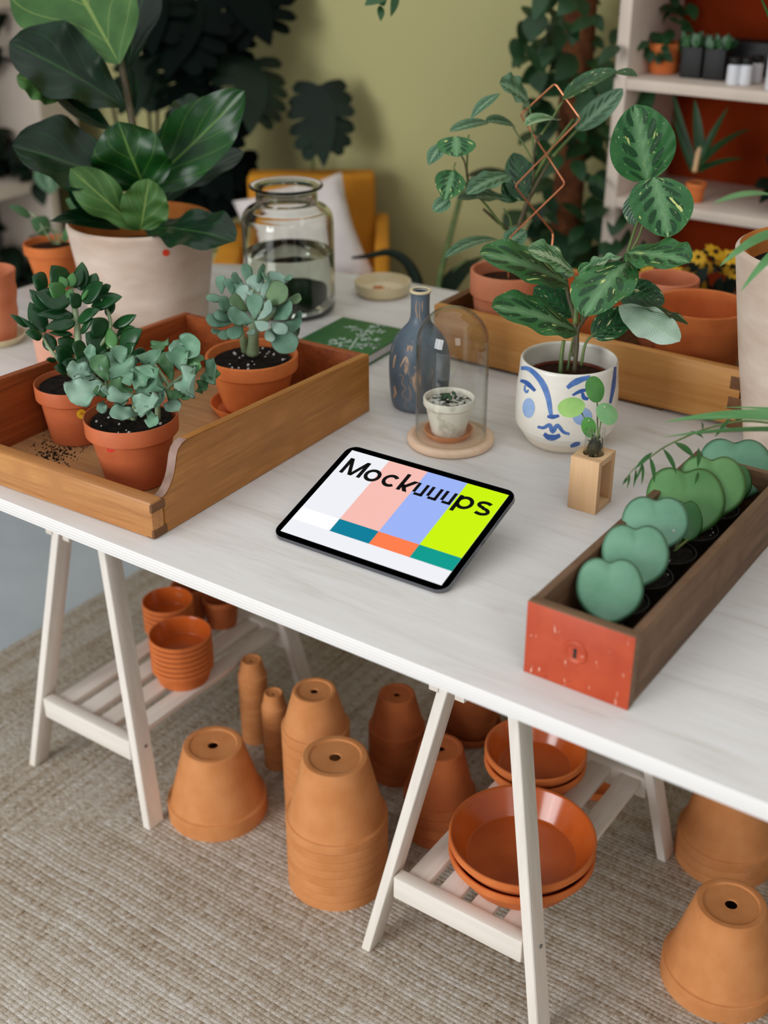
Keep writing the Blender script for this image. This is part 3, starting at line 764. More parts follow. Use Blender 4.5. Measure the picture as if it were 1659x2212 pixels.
for P_, w_ in (([(296, 486), (330, 496), (338, 530), (316, 590), (290, 642)], 13), ([(268, 556), (256, 600), (250, 648)], 12), ([(372, 478), (352, 510), (360, 556)], 13), ([(282, 690), (308, 700), (300, 740), (322, 770), (302, 806), (330, 840), (312, 872), (346, 896)], 4), ([(256, 758), (262, 800), (252, 826)], 18),
               ([(376, 640), (384, 700), (372, 748)], 10), ([(388, 246), (384, 300), (392, 352)], 7), ([(408, 256), (404, 330), (410, 372)], 5), ([(422, 250), (420, 310)], 6), ([(330, 600), (316, 650), (322, 690)], 8), ([(340, 760), (352, 800), (344, 850)], 6)):
    obj('scratched_line', stroke(NB(), [K(*p) for p in P_], w_*.36, (-.9728, 1.478), bo, ZT, .0006), M['scratch'], t, world=True, smooth=180)
obj('rim', lathe(NB(), rnd_prof([(.0150, .1805), (.0163, .1818), (.0163, .1846), (.0118, .1848), (.0112, .1815)], .0008), 48), M['cream'], t)

# ------------------------------------------------------------------ green book with a pale branching drawing
A, B, Cc = at(742, 685, ZT+.019), at(868, 712, ZT+.019), at(655, 730, ZT+.019)
e2 = (Cc-A).normalized(); e1 = Vector((-e2.y, e2.x, 0)); BWd, BLn = .142, .205
M['book_green'] = mat('green_book_cloth', (46, 106, 52), (40, 96, 46), 30, .55, .04, 400)
M['paper'] = mat('book_pages', (226, 224, 226), (208, 206, 210), 60, .8, stretch=(1, 1, 60))
M['chalk'] = mat('pale_print', (190, 208, 196), (180, 200, 186), 20, .6)
bk = thing('book', 'green hardback book with a pale drawing of leaves on its cover', 'book', (A.x, A.y, ZT), math.atan2(e1.y, e1.x))
bk_y = -1
obj('cover', bx(0, BWd, -BLn, 0, .017, .0195, .0008), M['book_green'], bk)
obj('cover', bx(0, BWd, -BLn, 0, 0, .0022, .0008), M['book_green'], bk)
obj('pages', bx(.001, BWd-.003, -BLn+.003, -.003, .0022, .017), M['paper'], bk)
obj('spine', bx(-.0015, .0012, -BLn, 0, 0.0002, .0193, .0007), M['book_green'], bk)
dr = NB(); zz = .0197
def rib(pts, w):
    P = smooth_pts([(x, y, 0) for x, y in pts], 5); A_ = []
    for i, p in enumerate(P):
        tt = (P[min(i+1, len(P)-1)]-P[max(i-1, 0)]).normalized(); s = Vector((-tt.y, tt.x, 0))*w/2
        A_.append((dr.verts.new((p.x+s.x, p.y+s.y, zz)), dr.verts.new((p.x-s.x, p.y-s.y, zz))))
    for (a, b), (c, d) in zip(A_, A_[1:]): dr.faces.new((a, b, d, c))
r2 = random.Random(5)
rib([(.100, -.135), (.088, -.100), (.078, -.070), (.074, -.030)], .0030)
for (x, y, a) in ((.090, -.105, 2.6), (.090, -.105, .5), (.082, -.080, 2.3), (.082, -.080, .7), (.076, -.050, 2.5), (.076, -.050, .6), (.074, -.032, 1.6), (.096, -.125, 2.9), (.096, -.125, .2)):
    ln = r2.uniform(.030, .042); pts = [(x, y)]
    for k in range(1, 4): a += r2.uniform(-.5, .5); pts.append((pts[-1][0]+ln/3*math.cos(a), pts[-1][1]+ln/3*math.sin(a)))
    pts = [(min(BWd-.008, max(.008, px)), min(-.008, py)) for px, py in pts]
    rib(pts, .0022)
    for k in range(9):
        b = Vector((*pts[1+k % 3], zz)); aa = a+r2.uniform(-1.8, 1.8)
        e = b+Vector((math.cos(aa), math.sin(aa), 0))*r2.uniform(.008, .015)
        e.x = min(BWd-.004, max(.004, e.x)); e.y = min(-.004, e.y)
        leaf(dr, b, e, .0042, (0, 0, 1), 0, 'ln', nv=5, nu=2)
obj('cover_drawing', dr, M['chalk'], bk)

# ------------------------------------------------------------------ jar, bowl
JC = (-1.4247, 1.7208)
jr = thing('glass_jar', 'large clear glass jar half filled with water', 'jar', (JC[0], JC[1], ZT))
jo = [(0, 0), (.074, 0), (.0825, .006), (.0842, .016), (.0842, .168), (.0820, .182), (.0740, .192), (.0620, .198), (.0560, .202), (.0555, .222), (.0575, .227), (.0665, .2305), (.0670, .2335), (.0655, .2355)]
ji = [(.0560, .232), (.0525, .226), (.0525, .204), (.0560, .1985), (.0715, .188), (.0792, .180), (.0812, .168), (.0812, .018), (.0790, .010), (.070, .0062), (0, .0062)]
obj('glass', lathe(NB(), rnd_prof(jo+ji, .003), 72), M['glass_green'], jr, smooth=60)
obj('water', lathe(NB(), [(0, .0066), (.069, .0066), (.0784, .0104), (.0808, .019), (.0808, .112), (.0800, .1135), (0, .1135)], 64), M['water'], jr, smooth=60)
bm = NB(); blob(bm, (0, 0, 0), .050, 4, (1, 1, .60), jit=.10)
solo('moss_ball', bm, M['moss'], 'dark round moss ball lying in the water of the glass jar', 'moss', (JC[0]+.022, JC[1]-.012, ZT+.039), smooth=180)
M['cream_in'] = mat('cream_glaze_inside', (228, 220, 196), (216, 206, 178), 10, .3)
solo('bowl', lathe(NB(), rnd_prof([(0, 0), (.046, 0), (.0525, .006), (.0560, .026), (.0535, .0262), (.0490, .0075), (.044, .0045), (0, .0045)], .002), 64), M['cream'],
     'shallow cream stoneware bowl near the back edge of the table', 'bowl', (-1.3372, 1.8978, ZT), smooth=50)
def torus(bm, R, r, c, n=32, m=10):
    G = [[bm.verts.new((c[0]+(R+r*math.cos(2*PI*j/m))*math.cos(2*PI*i/n), c[1]+(R+r*math.cos(2*PI*j/m))*math.sin(2*PI*i/n), c[2]+r*math.sin(2*PI*j/m))) for j in range(m)] for i in range(n)]
    for i in range(n):
        for j in range(m): bm.faces.new((G[i][j], G[(i+1) % n][j], G[(i+1) % n][(j+1) % m], G[i][(j+1) % m]))
    return bm
for i, (dx, dy) in enumerate(((0, -.004), (.014, .004), (-.015, .006))):
    solo('copper_ring', torus(NB(), .009, .0021, (0, 0, 0)), M['copper'], ['copper ring in the middle of the cream bowl', 'copper ring at the right inside the cream bowl', 'copper ring at the left inside the cream bowl'][i], 'ring', (-1.3372+dx, 1.8978+dy, ZT+.0070), smooth=180)

# ------------------------------------------------------------------ the crate at the back and its pots
cr = thing('wooden_crate', 'honey-coloured pine crate with finger joints holding clay pots at the back', 'crate', (-1.068, 1.665, ZT))
cw, cd, ch, ct = .546, .315, .0925, .015
obj('front_board', bx(0, cw-.012, 0, ct, .006, ch, .001), M['pine'], cr)
obj('back_board', bx(ct, cw-.02, cd-ct, cd, .006, ch, .001), M['pine'], cr)
M['walnut'] = wood('stained_side_board', (120, 78, 42), (84, 52, 28), 'y', 1, .55)
obj('side_board', bx(-.001, ct, ct, cd, .006, ch, .001), M['walnut'], cr)
obj('side_board', bx(cw-.0125, cw, ct, cd, .004, ch-.004, .001), M['walnut'], cr)
obj('bottom_panel', bx(ct, cw-.013, ct, cd-ct, .008, .0125), M['walnut'], cr)
for z0, z1 in ((.062, .082), (.030, .050)):
    obj('finger_joint', bx(cw-.028, cw+.0006, -.0006, ct, z0, z1, .0008), M['pine_dark'], cr)
obj('foot', bx(cw-.026, cw+.001, -.001, .02, 0, .014, .002), M['pine_dark'], cr)
obj('foot', bx(.03, .06, .01, .05, 0, .0062), M['pine_dark'], cr)
obj('foot', bx(cw-.25, cw-.13, .004, .05, 0, .0062), M['pine_dark'], cr)
ZC = ZT+.0128
def wob(a, z): return .006*math.sin(z*210)+.004*math.sin(2*a+z*60)
def hand_pot(xy, z, R, rb, h, m, label, th=.006):
    pr = [(0, 0), (rb, 0), (rb+.004, .006), (rb+(R-rb)*.55, h*.45), (R*.985, h*.78), (R, h*.93), (R*.985, h), (R-th, h*.995), (R-th*1.3, h*.85), (rb+(R-rb)*.5-th, h*.45), (rb-th, .010), (0, .010)]
    return solo('flower_pot', lathe(NB(), rnd_prof(pr, .004), 64, wob=lambda a, z_: wob(a, z_) if z_ > .004 else 0), m, label, 'pot', (xy[0], xy[1], z), smooth=60)
hand_pot((-.8787, 1.850), ZC, .0715, .050, .101, M['clay_red'], 'orange clay pot in the crate right behind the face planter')
hand_pot((-.655, 1.797), ZC, .0765, .055, .124, M['clay_red'], 'wide empty terracotta pot at the front right inside the crate')
hand_pot((-.758, 1.905), ZC, .052, .036, .120, M['clay_pink'], 'pinkish clay pot whose rim shows behind the wide empty pot in the crate')
# big pots, loose pots
def two_tone(name, xy, z, R, rb, h, label, th, mats, cat='potted plant', soil_d=.06, wobf=None):
    t = thing(name, label, cat, (xy[0], xy[1], z))
    zz = h-soil_d
    out = rnd_prof([(0, 0), (rb, 0), (rb+(R-rb)*.55, h*.5), (R, h-.004), (R-th*.35, h)], .006)
    inn = rnd_prof([(R-th*.35, h), (R-th, h-.006), (rb+(R-rb)*zz/h-th, zz-.004), (0, zz-.004)], .004)
    obj('pot', lathe(NB(), out, 80), mats[0], t, smooth=60)
    obj('inner_wall', lathe(NB(), inn, 80), mats[1], t, smooth=60)
    obj('soil', soil_bm(rb+(R-rb)*zz/h-th+.001, zz, .006, 3), M['soil'], t, smooth=180)
    return t
FIG_XY = (-1.5767, 1.5029)
fig = two_tone('potted_fiddle_leaf_fig', FIG_XY, ZT, .1290, .1010, .197, 'fiddle-leaf fig in a big whitewashed clay pot behind the wooden tray', .012, (M['white_clay'], M['rim_orange']))
M['sticker_red'] = mat('red_sticker', (226, 64, 24), (226, 64, 24), 5, .5); M['sticker_yellow'] = mat('yellow_sticker', (236, 184, 40), (236, 184, 40), 5, .5)
M['sticker_pink'] = mat('scarlet_sticker', (214, 46, 40), (214, 46, 40), 5, .5)
obj('price_sticker', mark_disc(NB(), 358, 546, 7.5, 7.5, FIG_XY, [(.101, 0), (.1164, .0985), (.129, .193)], ZT, .0008), M['sticker_red'], fig, world=True)
BR_XY = (-.41, 1.62)
bigr = two_tone('potted_grass_palm', BR_XY, ZT, .137, .086, .303, 'tall whitewashed clay pot with blade-leaved plant cut off by the right edge', .016, (M['white_clay'], M['rim_orange']), soil_d=.03)
solo('flower_pot', lathe(NB(), rnd_prof([(0, 0), (.032, 0), (.041, .045), (.0405, .062), (.0445, .085), (.043, .1), (.047, .122), (.042, .1225), (.036, .05), (.027, .008), (0, .008)], .003), 56), M['clay_pink'],
     'rippled handmade clay pot on a cream saucer at the left edge', 'pot', (-1.742, 1.292, ZT+.0066), smooth=60)
solo('saucer', lathe(NB(), rnd_prof([(0, 0), (.040, 0), (.050, .014), (.047, .0145), (.038, .0062), (0, .006)], .002), 48), M['cream'], 'cream stoneware saucer under the rippled clay pot at the left edge', 'saucer', (-1.742, 1.292, ZT), smooth=50)
p = at(122, 792, ZT)
solo('flower_pot', lathe(NB(), up_prof(.042, .037, .062, .01, .004, .97), 48), mat('pink_stoneware', (222, 166, 142), (212, 152, 128), 10, .7), 'pale pink pot half hidden behind the tray and the jade plant', 'pot', (p.x, p.y+.01, ZT), smooth=50)

# ------------------------------------------------------------------ the planter with a painted face
FXY = (-.7261, 1.4892)
fp_out = [(.050, 0), (.056, .006), (.0650, .020), (.0712, .029), (.0725, .036), (.0730, .06), (.0722, .085), (.0700, .105), (.0690, .1245), (.0672, .1275)]
face = thing('potted_prayer_plant', 'variegated prayer plant in a white planter painted with a blue face', 'potted plant', (FXY[0], FXY[1], ZT))
def m_face():
    s = NT('white_glazed_stoneware'); tc = s.n('ShaderNodeTexCoord'); sp_ = s.n('ShaderNodeSeparateXYZ'); s.link(tc.outputs['Object'], sp_.inputs[0])
    g = s.ramp(s.noise(s.coord('Object', (1, 1, 3)), 18, 3), [(.3, C3((236, 231, 220))), (.7, C3((228, 222, 210)))])
    k = s.math('MULTIPLY', s.math('SUBTRACT', .0205, s.math('ADD', sp_.outputs[2], s.math('MULTIPLY', s.noise(s.coord('Object'), 30, 2), .003))), 900, clamp=True)
    s.link(s.mix(k, g, C3((222, 210, 192))), s.b.inputs['Base Color'])
    s.put(s.b.inputs['Roughness'], s.math('MULTIPLY_ADD', k, .5, .28)); return s.m
fin = [(.0655, .1275), (.0640, .125), (.0650, .105), (.0660, .08), (.0660, .07), (0, .07)]
obj('planter', lathe(NB(), [(0, 0)]+rnd_prof(fp_out+fin, .0015), 80), m_face(), face, smooth=60)
M['nursery'] = mat('red_brown_plastic', (120, 52, 26), (110, 46, 22), 20, .45)
obj('nursery_pot', lathe(NB(), rnd_prof([(.0585, .072), (.0605, .100), (.0590, .100), (.0565, .074)], .001), 60), M['nursery'], face)
obj('soil', soil_bm(.0588, .096, .003, 8), M['soil_brown'], face, smooth=180)
def m_blue(n, a, b): return mat(n, a, b, 60, .35, lo=.3, hi=.7)
M['blue'] = m_blue('cobalt_brushwork', (62, 100, 168), (96, 136, 196)); M['blue_dark'] = m_blue('dense_cobalt', (46, 84, 154), (64, 104, 172)); M['blue_pale'] = m_blue('thin_cobalt_wash', (140, 170, 216), (160, 186, 224))
def st(name, pts, w, m): obj(name, stroke(NB(), [K(*p) for p in pts], w*.42, FXY, fp_out, ZT), m, face, world=True, smooth=180)
st('brow_and_nose', [(1012, 650), (1058, 655), (1110, 700), (1150, 760), (1174, 830), (1184, 890), (1190, 932)], 33, M['blue'])
st('nose_tip', [(1168, 938), (1200, 941), (1238, 934)], 24, M['blue_dark'])
st('eye', [(1008, 724), (1040, 735), (1070, 760), (1096, 786)], 26, M['blue_dark'])
st('pupil', [(1036, 752), (1034, 778), (1046, 795), (1056, 778)], 13, M['blue'])
st('brow', [(1286, 768), (1320, 742), (1370, 718), (1424, 702)], 34, M['blue'])
st('eye', [(1318, 812), (1350, 794), (1385, 782), (1424, 782)], 20, M['blue_dark'])
st('pupil', [(1376, 796), (1386, 826), (1412, 834)], 24, M['blue_dark'])
st('upper_lip', [(1110, 1000), (1145, 1006), (1182, 990), (1200, 1028), (1228, 992), (1262, 1030), (1300, 1044)], 24, M['blue'])
st('lower_lip', [(1148, 1042), (1175, 1062), (1210, 1064), (1244, 1050)], 34, M['blue_dark'])
st('hair_line', [(1572, 642), (1566, 720), (1556, 790), (1542, 860)], 22, M['blue_dark'])
st('dab', [(1306, 1118), (1335, 1106), (1362, 1098)], 26, M['blue_dark'])
for x, y, rx, ry in ((1057, 888, 37, 60), (1376, 938, 58, 54)):
    obj('cheek', mark_disc(NB(), *K(x, y), rx*.36, ry*.36, FXY, fp_out, ZT), M['blue_pale'], face, world=True, smooth=180)

# ------------------------------------------------------------------ long red-fronted drawer
dw = thing('drawer', 'long narrow old wooden drawer with a red painted front and keyhole, used as planter', 'drawer', (-.4885, .9461, ZT))
DWD, DLN, DHT = .1190, .440, .087
def m_red():
    s = NT('worn_red_paint'); v = s.coord('Object'); f = s.noise(v, 26, 5, .65)
    c = s.ramp(f, [(.3, C3((174, 58, 22))), (.7, C3((192, 76, 34)))])
    n1 = s.noise(s.coord('Object', (1.6, 1.6, .5)), 110, 2, .5)
    c = s.mix(s.math('MULTIPLY', s.math('SUBTRACT', n1, .67), 22, clamp=True), c, C3((226, 176, 152)))
    n2 = s.noise(s.coord('Object', (1, 1, 1)), 60, 3, .6)
    c = s.mix(s.math('MULTIPLY', s.math('SUBTRACT', n2, .68), 12, clamp=True), c, C3((142, 46, 30)))
    s.link(c, s.b.inputs['Base Color']); s.bump(f, .1, .001); return s.set(Roughness=.42)
M['red'] = m_red()
fb = bx(0, DWD, 0, .013, 0, DHT, .0009)
for f in fb.faces: f.material_index = 0 if (f.normal.y < -.6) else 1
fb.normal_update()
for f in fb.faces: f.material_index = 0 if (f.normal.y < -.6) else 1
obj('front_board', fb, [M['red'], M['drawer_wood_x']], dw)
obj('side_board', bx(0, .010, .013, DLN, .002, DHT-.001, .0012), M['drawer_wood'], dw)
obj('side_board', bx(DWD-.010, DWD, .013, DLN, .002, DHT-.001, .0012), M['drawer_wood'], dw)
obj('back_board', bx(.010, DWD-.010, DLN-.010, DLN, .002, DHT-.004, .001), M['drawer_wood_x'], dw)
obj('bottom_panel', bx(.010, DWD-.010, .013, DLN-.010, .004, .008), M['drawer_wood_x'], dw)
esc = lathe(NB(), rnd_prof([(0, .0006), (.0085, .0006), (.0100, .0016), (.0118, .0019), (.0132, .0012), (.0138, 0)], .0006), 40)
es = obj('escutcheon', esc, M['red'], dw, (DWD*.480, 0, DHT*.53)); es.rotation_euler = (PI/2, 0, 0)
kh = NB(); kp = [(.0022*math.cos(a), .0028+.0022*math.sin(a)) for a in [math.radians(d) for d in range(-50, 231, 20)]] + [(-.0020, -.0062), (.0020, -.0062)]
prism(kh, kp, .0006, .0011)
obj('keyhole', kh, M['black'], es)
# ================================================================== PLANTS
M['fig'] = leafmat('fig_leaf', (24, 72, 24), (15, 54, 18), vein=(84, 120, 50), nvein=3.4, slant=.6, veinw=.020, rough=.34, spec=.35, under=(58, 98, 42))
M['fig_dark'] = leafmat('dark_glossy_fig_leaf', (11, 46, 20), (7, 34, 15), vein=(44, 80, 38), nvein=3.4, slant=.6, veinw=.016, rough=.28, spec=.35, under=(40, 78, 34))
M['fig_under'] = leafmat('fig_leaf_underside', (66, 108, 46), (52, 94, 38), vein=(124, 148, 74), nvein=3.2, slant=.6, veinw=.022, rough=.55, under=(60, 104, 46))
M['prayer'] = leafmat('prayer_plant_leaf', (56, 112, 58), (40, 94, 46), blotch=(20, 66, 30), mid=(112, 154, 108), streak=(206, 214, 132), speck=(190, 208, 160), nvein=5.2, slant=.42, rough=.38, under=(160, 184, 158), spec=.4)
M['prayer_pale'] = leafmat('pale_prayer_plant_leaf', (126, 162, 118), (86, 132, 84), blotch=(40, 92, 48), mid=(170, 190, 150), streak=(222, 224, 178), speck=(214, 222, 190), nvein=9, slant=.42, rough=.4, under=(176, 194, 172))
M['prayer_under'] = leafmat('prayer_leaf_underside', (172, 192, 176), (150, 176, 154), vein=(150, 176, 140), nvein=16, slant=.4, veinw=.06, rough=.55, under=(40, 92, 46))
M['prayer_dark'] = leafmat('dark_prayer_leaf', (34, 86, 44), (24, 70, 34), blotch=(16, 54, 26), streak=(216, 216, 160), speck=(150, 180, 120), nvein=6, slant=.42, rough=.36, under=(150, 176, 150))  # darker green variant, used for some of the leaves
M['prayer_grey'] = leafmat('grey_green_prayer_leaf', (92, 128, 96), (72, 110, 78), blotch=(34, 78, 44), mid=(118, 150, 116), nvein=6, slant=.4, rough=.45, under=(112, 134, 104))
M['jade_leaf'] = mat('glossy_jade_leaf', (28, 74, 34), (17, 54, 26), 26, .26, spec=.4)
M['jade_light'] = mat('young_jade_leaf', (74, 128, 62), (56, 106, 50), 26, .28, spec=.5)
def m_ruffle(n, a, b, e): return leafmat(n, a, b, edge=e, rough=.5, bump=0, under=tuple(int(x*.86) for x in a))
M['ruf'] = m_ruffle('powdery_green_leaf', (112, 152, 122), (82, 124, 94), (64, 60, 50)); M['ruf_green'] = m_ruffle('fresh_green_leaf', (80, 124, 76), (58, 100, 58), (58, 52, 40)); M['ruf_pale'] = m_ruffle('pale_bloomy_leaf', (142, 172, 150), (110, 146, 122), (76, 70, 62))
M['ech'] = m_ruffle('blue_green_leaf', (108, 146, 122), (78, 118, 92), (86, 66, 58)); M['ech_olive'] = m_ruffle('olive_green_leaf', (106, 134, 92), (86, 116, 78), (100, 66, 56)); M['ech_pale'] = m_ruffle('powdered_leaf', (150, 176, 160), (116, 150, 130), (110, 90, 84))
M['hoya_blue'] = mat('blue_green_hoya', (112, 158, 130), (84, 136, 104), 15, .40, .03, 60, spec=.45); M['hoya'] = mat('hoya_green', (104, 150, 92), (78, 128, 70), 15, .40, .03, 60, spec=.45); M['hoya_dark'] = mat('deep_hoya_green', (58, 112, 56), (38, 88, 42), 15, .4, spec=.45)
M['pilea'] = mat('pilea_green', (70, 136, 48), (52, 112, 36), 26, .3, spec=.5); M['pilea_light'] = mat('pale_pilea_green', (150, 190, 104), (122, 168, 84), 26, .35); M['pilea_grey'] = mat('soft_pilea_green', (126, 174, 116), (104, 154, 98), 26, .35)
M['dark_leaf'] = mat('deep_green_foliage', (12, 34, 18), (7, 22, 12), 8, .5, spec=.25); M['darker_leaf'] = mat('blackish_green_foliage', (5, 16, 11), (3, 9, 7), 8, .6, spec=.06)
M['mid_leaf'] = mat('mid_green_foliage', (44, 92, 46), (26, 66, 32), 8, .45); M['vine_leaf'] = mat('vine_green_foliage', (34, 76, 36), (18, 50, 24), 7, .45)
M['blade'] = mat('fresh_blade_green', (112, 168, 108), (88, 146, 86), 9, .5); M['blade_dark'] = mat('dark_blade_green', (44, 96, 36), (32, 78, 28), 9, .45)
M['petal'] = mat('yellow_petals', (222, 176, 22), (200, 148, 10), 12, .6)

def lv(parent, m, name='leaf', smooth=180, **k):
    bm = NB(); pleaf(bm, **k); return obj(name, bm, m, parent, world=True, smooth=smooth)
def stems(parent, m, lines, name='stem', seg=10):
    """each line: list of (px, py, depth), radius, end radius"""
    for pts, r0, r1 in lines:
        obj(name, tube(NB(), smooth_pts([dep(*p) for p in pts], 6), r0, seg, r1), m, parent, world=True, smooth=180)

# ------------------------------------------------------------------ fiddle-leaf fig
D = 2.12
stems(fig, M['stem_brown'], [([(330, 520, 2.16), (316, 440, 2.13), (292, 300, 2.12), (272, 190, 2.11), (258, 120, 2.10), (246, 0, 2.09), (240, -120, 2.08)], .0075, .005)])
FL = [  # base, tip, width, depths, facing, material, extras
 ((258, 138), (112, -120), 300, 2.08, 2.06, (.2, -.1, 1), 'fig_under', dict(kind='ob', bow=.06, fold=.10, wave=.02)),
 ((268, 232), (20, 92), 172, 2.10, 2.02, (-.1, .35, .9), 'fig_dark', dict(kind='ob', bow=.10, fold=.28, wave=.05)),
 ((242, 282), (92, 178), 56, 2.10, 2.05, (.3, .5, .7), 'fig_dark', dict(kind='ln', bow=-.10, fold=.3)),
 ((132, 208), (36, 166), 84, 2.05, 2.02, (.1, .3, 1), 'fig_under', dict(kind='el', bow=.25, wave=.08)),
 ((290, 410), (26, 314), 165, 2.11, 2.00, (-.1, .45, .9), 'fig_dark', dict(kind='ob', bow=.06, fold=.30, wave=.05)),
 ((314, 406), (256, 262), 178, 2.08, 2.00, (-.2, .1, 1), 'fig', dict(kind='el', bow=.08, fold=.18, wave=.09, wn=2)),
 ((314, 404), (528, 196), 150, 2.075, 2.03, (.30, .15, .95), 'fig', dict(kind='el', bow=-.12, fold=.22, wave=.09, wn=2, ph=1.0)),
 ((345, 310), (490, 250), 160, 2.16, 2.22, (-.1, .25, 1), 'fig_dark', dict(kind='ob', bow=.05, fold=.1, wave=.04)),
 ((338, 444), (528, 328), 84, 2.14, 2.14, (.1, .65, .75), 'fig_dark', dict(kind='ob', bow=.10, fold=.2, wave=.03)),
 ((302, 498), (152, 364), 92, 2.08, 1.99, (-.2, .1, 1), 'fig_under', dict(kind='ob', bow=.14, fold=-.2, wave=.09, wn=2)),
 ((304, 494), (322, 386), 105, 2.07, 2.02, (.3, .1, 1), 'fig_under', dict(kind='el', bow=.10, fold=.12, wave=.08)),
 ((285, 490), (148, 376), 96, 2.11, 2.06, (-.4, .4, .8), 'fig_dark', dict(kind='ob', bow=.05, fold=.1)),
 ((312, 494), (508, 522), 112, 2.09, 1.98, (.0, .6, .8), 'fig_dark', dict(kind='ob', bow=.10, fold=.12, wave=.06)),
 ((262, 496), (108, 478), 56, 2.10, 2.03, (0, .6, .7), 'fig_dark', dict(kind='ln', bow=.14, fold=.2)),
 ((292, 236), (278, 135), 42, 2.12, 2.14, (-.5, .1, .9), 'fig_dark', dict(kind='ln', bow=.05, fold=.3)),
 ((276, 150), (318, -40), 110, 2.14, 2.18, (-.3, .2, 1), 'fig_dark', dict(kind='ob', bow=.05, fold=.1)),
]
for b, t, w, d0, d1, n, m, kw in FL:
    lv(fig, M[m], bp=b, tp=t, wpx=w, d0=d0, d1=d1, n=n, nv=22, nu=10, wn=kw.pop('wn', 3), **kw)

# ------------------------------------------------------------------ succulents in the tray
def crop(x0, y0, s): return lambda p: (x0+p[0]/s, y0+p[1]/s)
jade = potted('potted_jade_plant', 'dark green jade plant in a brown plastic pot with yellow round sticker', (-1.3052, 1.0819), ZT+.0078, .0545, .0400, .0863, .024, M['plastic_pot'], M['soil'], .006, th=.0015, step=.90)
ruf = potted('potted_ruffled_succulent', 'ruffled pale green succulent in a brown plastic pot at the tray front', (-1.1345, 1.0298), ZT+.0078, .0621, .0415, .0951, .026, M['plastic_pot'], M['soil'], .008, th=.0015, step=.90, perl=14)
E_XY = (-1.1546, 1.2985)
solo('saucer', lathe(NB(), rnd_prof([(0, 0), (.052, 0), (.0615, .017), (.0585, .017), (.0510, .0042), (0, .004)], .0015), 48), M['clay_red'],
     'orange terracotta saucer under the blue-green succulent pot inside the wooden tray', 'saucer', (E_XY[0]-.006, E_XY[1]-.002, ZT+.0078), smooth=50)
ech = potted('potted_rosette_succulent', 'blue-green rosette succulent in an orange terracotta pot near the tray back corner', E_XY, ZT+.0121, .0692, .0435, .0884, .024, M['clay_red'], M['soil'], .010, th=.005, step=.915, perl=26)
def jc(c, r, m, n, px, py, pr, t): obj('price_sticker', mark_disc(NB(), px, py, pr, pr, c, [(r[0], 0), (r[1], r[2])], ZT+.0078, .0007), m, t, world=True)
jc((-1.3052, 1.0819), (.0400, .0494, .0623), M['sticker_yellow'], 0, 176, 894, 10.5, jade)
jc((-1.1345, 1.0298), (.0415, .0549, .0691), M['sticker_pink'], 0, 240, 968, 9, ruf)
obj('sticker_mark', stroke(NB(), [(172, 897), (175, 890), (178, 896), (181, 891)], 2.0, (-1.3052, 1.0819), [(.0400, 0), (.0494, .0623)], ZT+.0078, .0009), mat('orange_pen', (206, 120, 20), (206, 120, 20)), jade, world=True, smooth=0)
obj('sticker_mark', stroke(NB(), [(235, 968), (239, 965), (242, 970), (246, 967)], 2.2, (-1.1345, 1.0298), [(.0415, 0), (.0549, .0691)], ZT+.0078, .0009), mat('dark_pen', (120, 20, 20), (120, 20, 20)), ruf, world=True, smooth=0)
def succ(parent, tr, sc_, D, leaves, mats, th, kind='su', wave=.0, rs=1, bow=.12, tipc=.0, wscale=1.0, cup=0.0):
    r = random.Random(rs)
    for L_ in leaves:
        b, t, w, dz = L_[:4]; m = L_[4] if len(L_) > 4 else 0
        B, T = tr(b), tr(t); dx, dy = T[0]-B[0], T[1]-B[1]; ln = math.hypot(dx, dy)
        n = (-.35*dx/ln+r.uniform(-.25, .25), .45-.25*(-dy/ln)+r.uniform(-.15, .15), .85)
        d0 = D+dz+.006; d1 = D+dz+(.012 if dy < -abs(dx)*1.5 else -.012)
        lv(parent, M[mats[m]], bp=B, tp=T, wpx=w/sc_*wscale, d0=d0, d1=d1, n=n, kind=kind, bow=bow*r.uniform(.4, 1.3)*(1 if r.random() > .2 else -1),
           th=th, nv=14, nu=8, wave=wave*r.uniform(.5, 1.3), wn=r.choice((1.2, 1.7, 2.2)), ph=r.random()*6, tipc=tipc*r.uniform(-.5, 1), cup=cup*r.uniform(.2, 1.2))
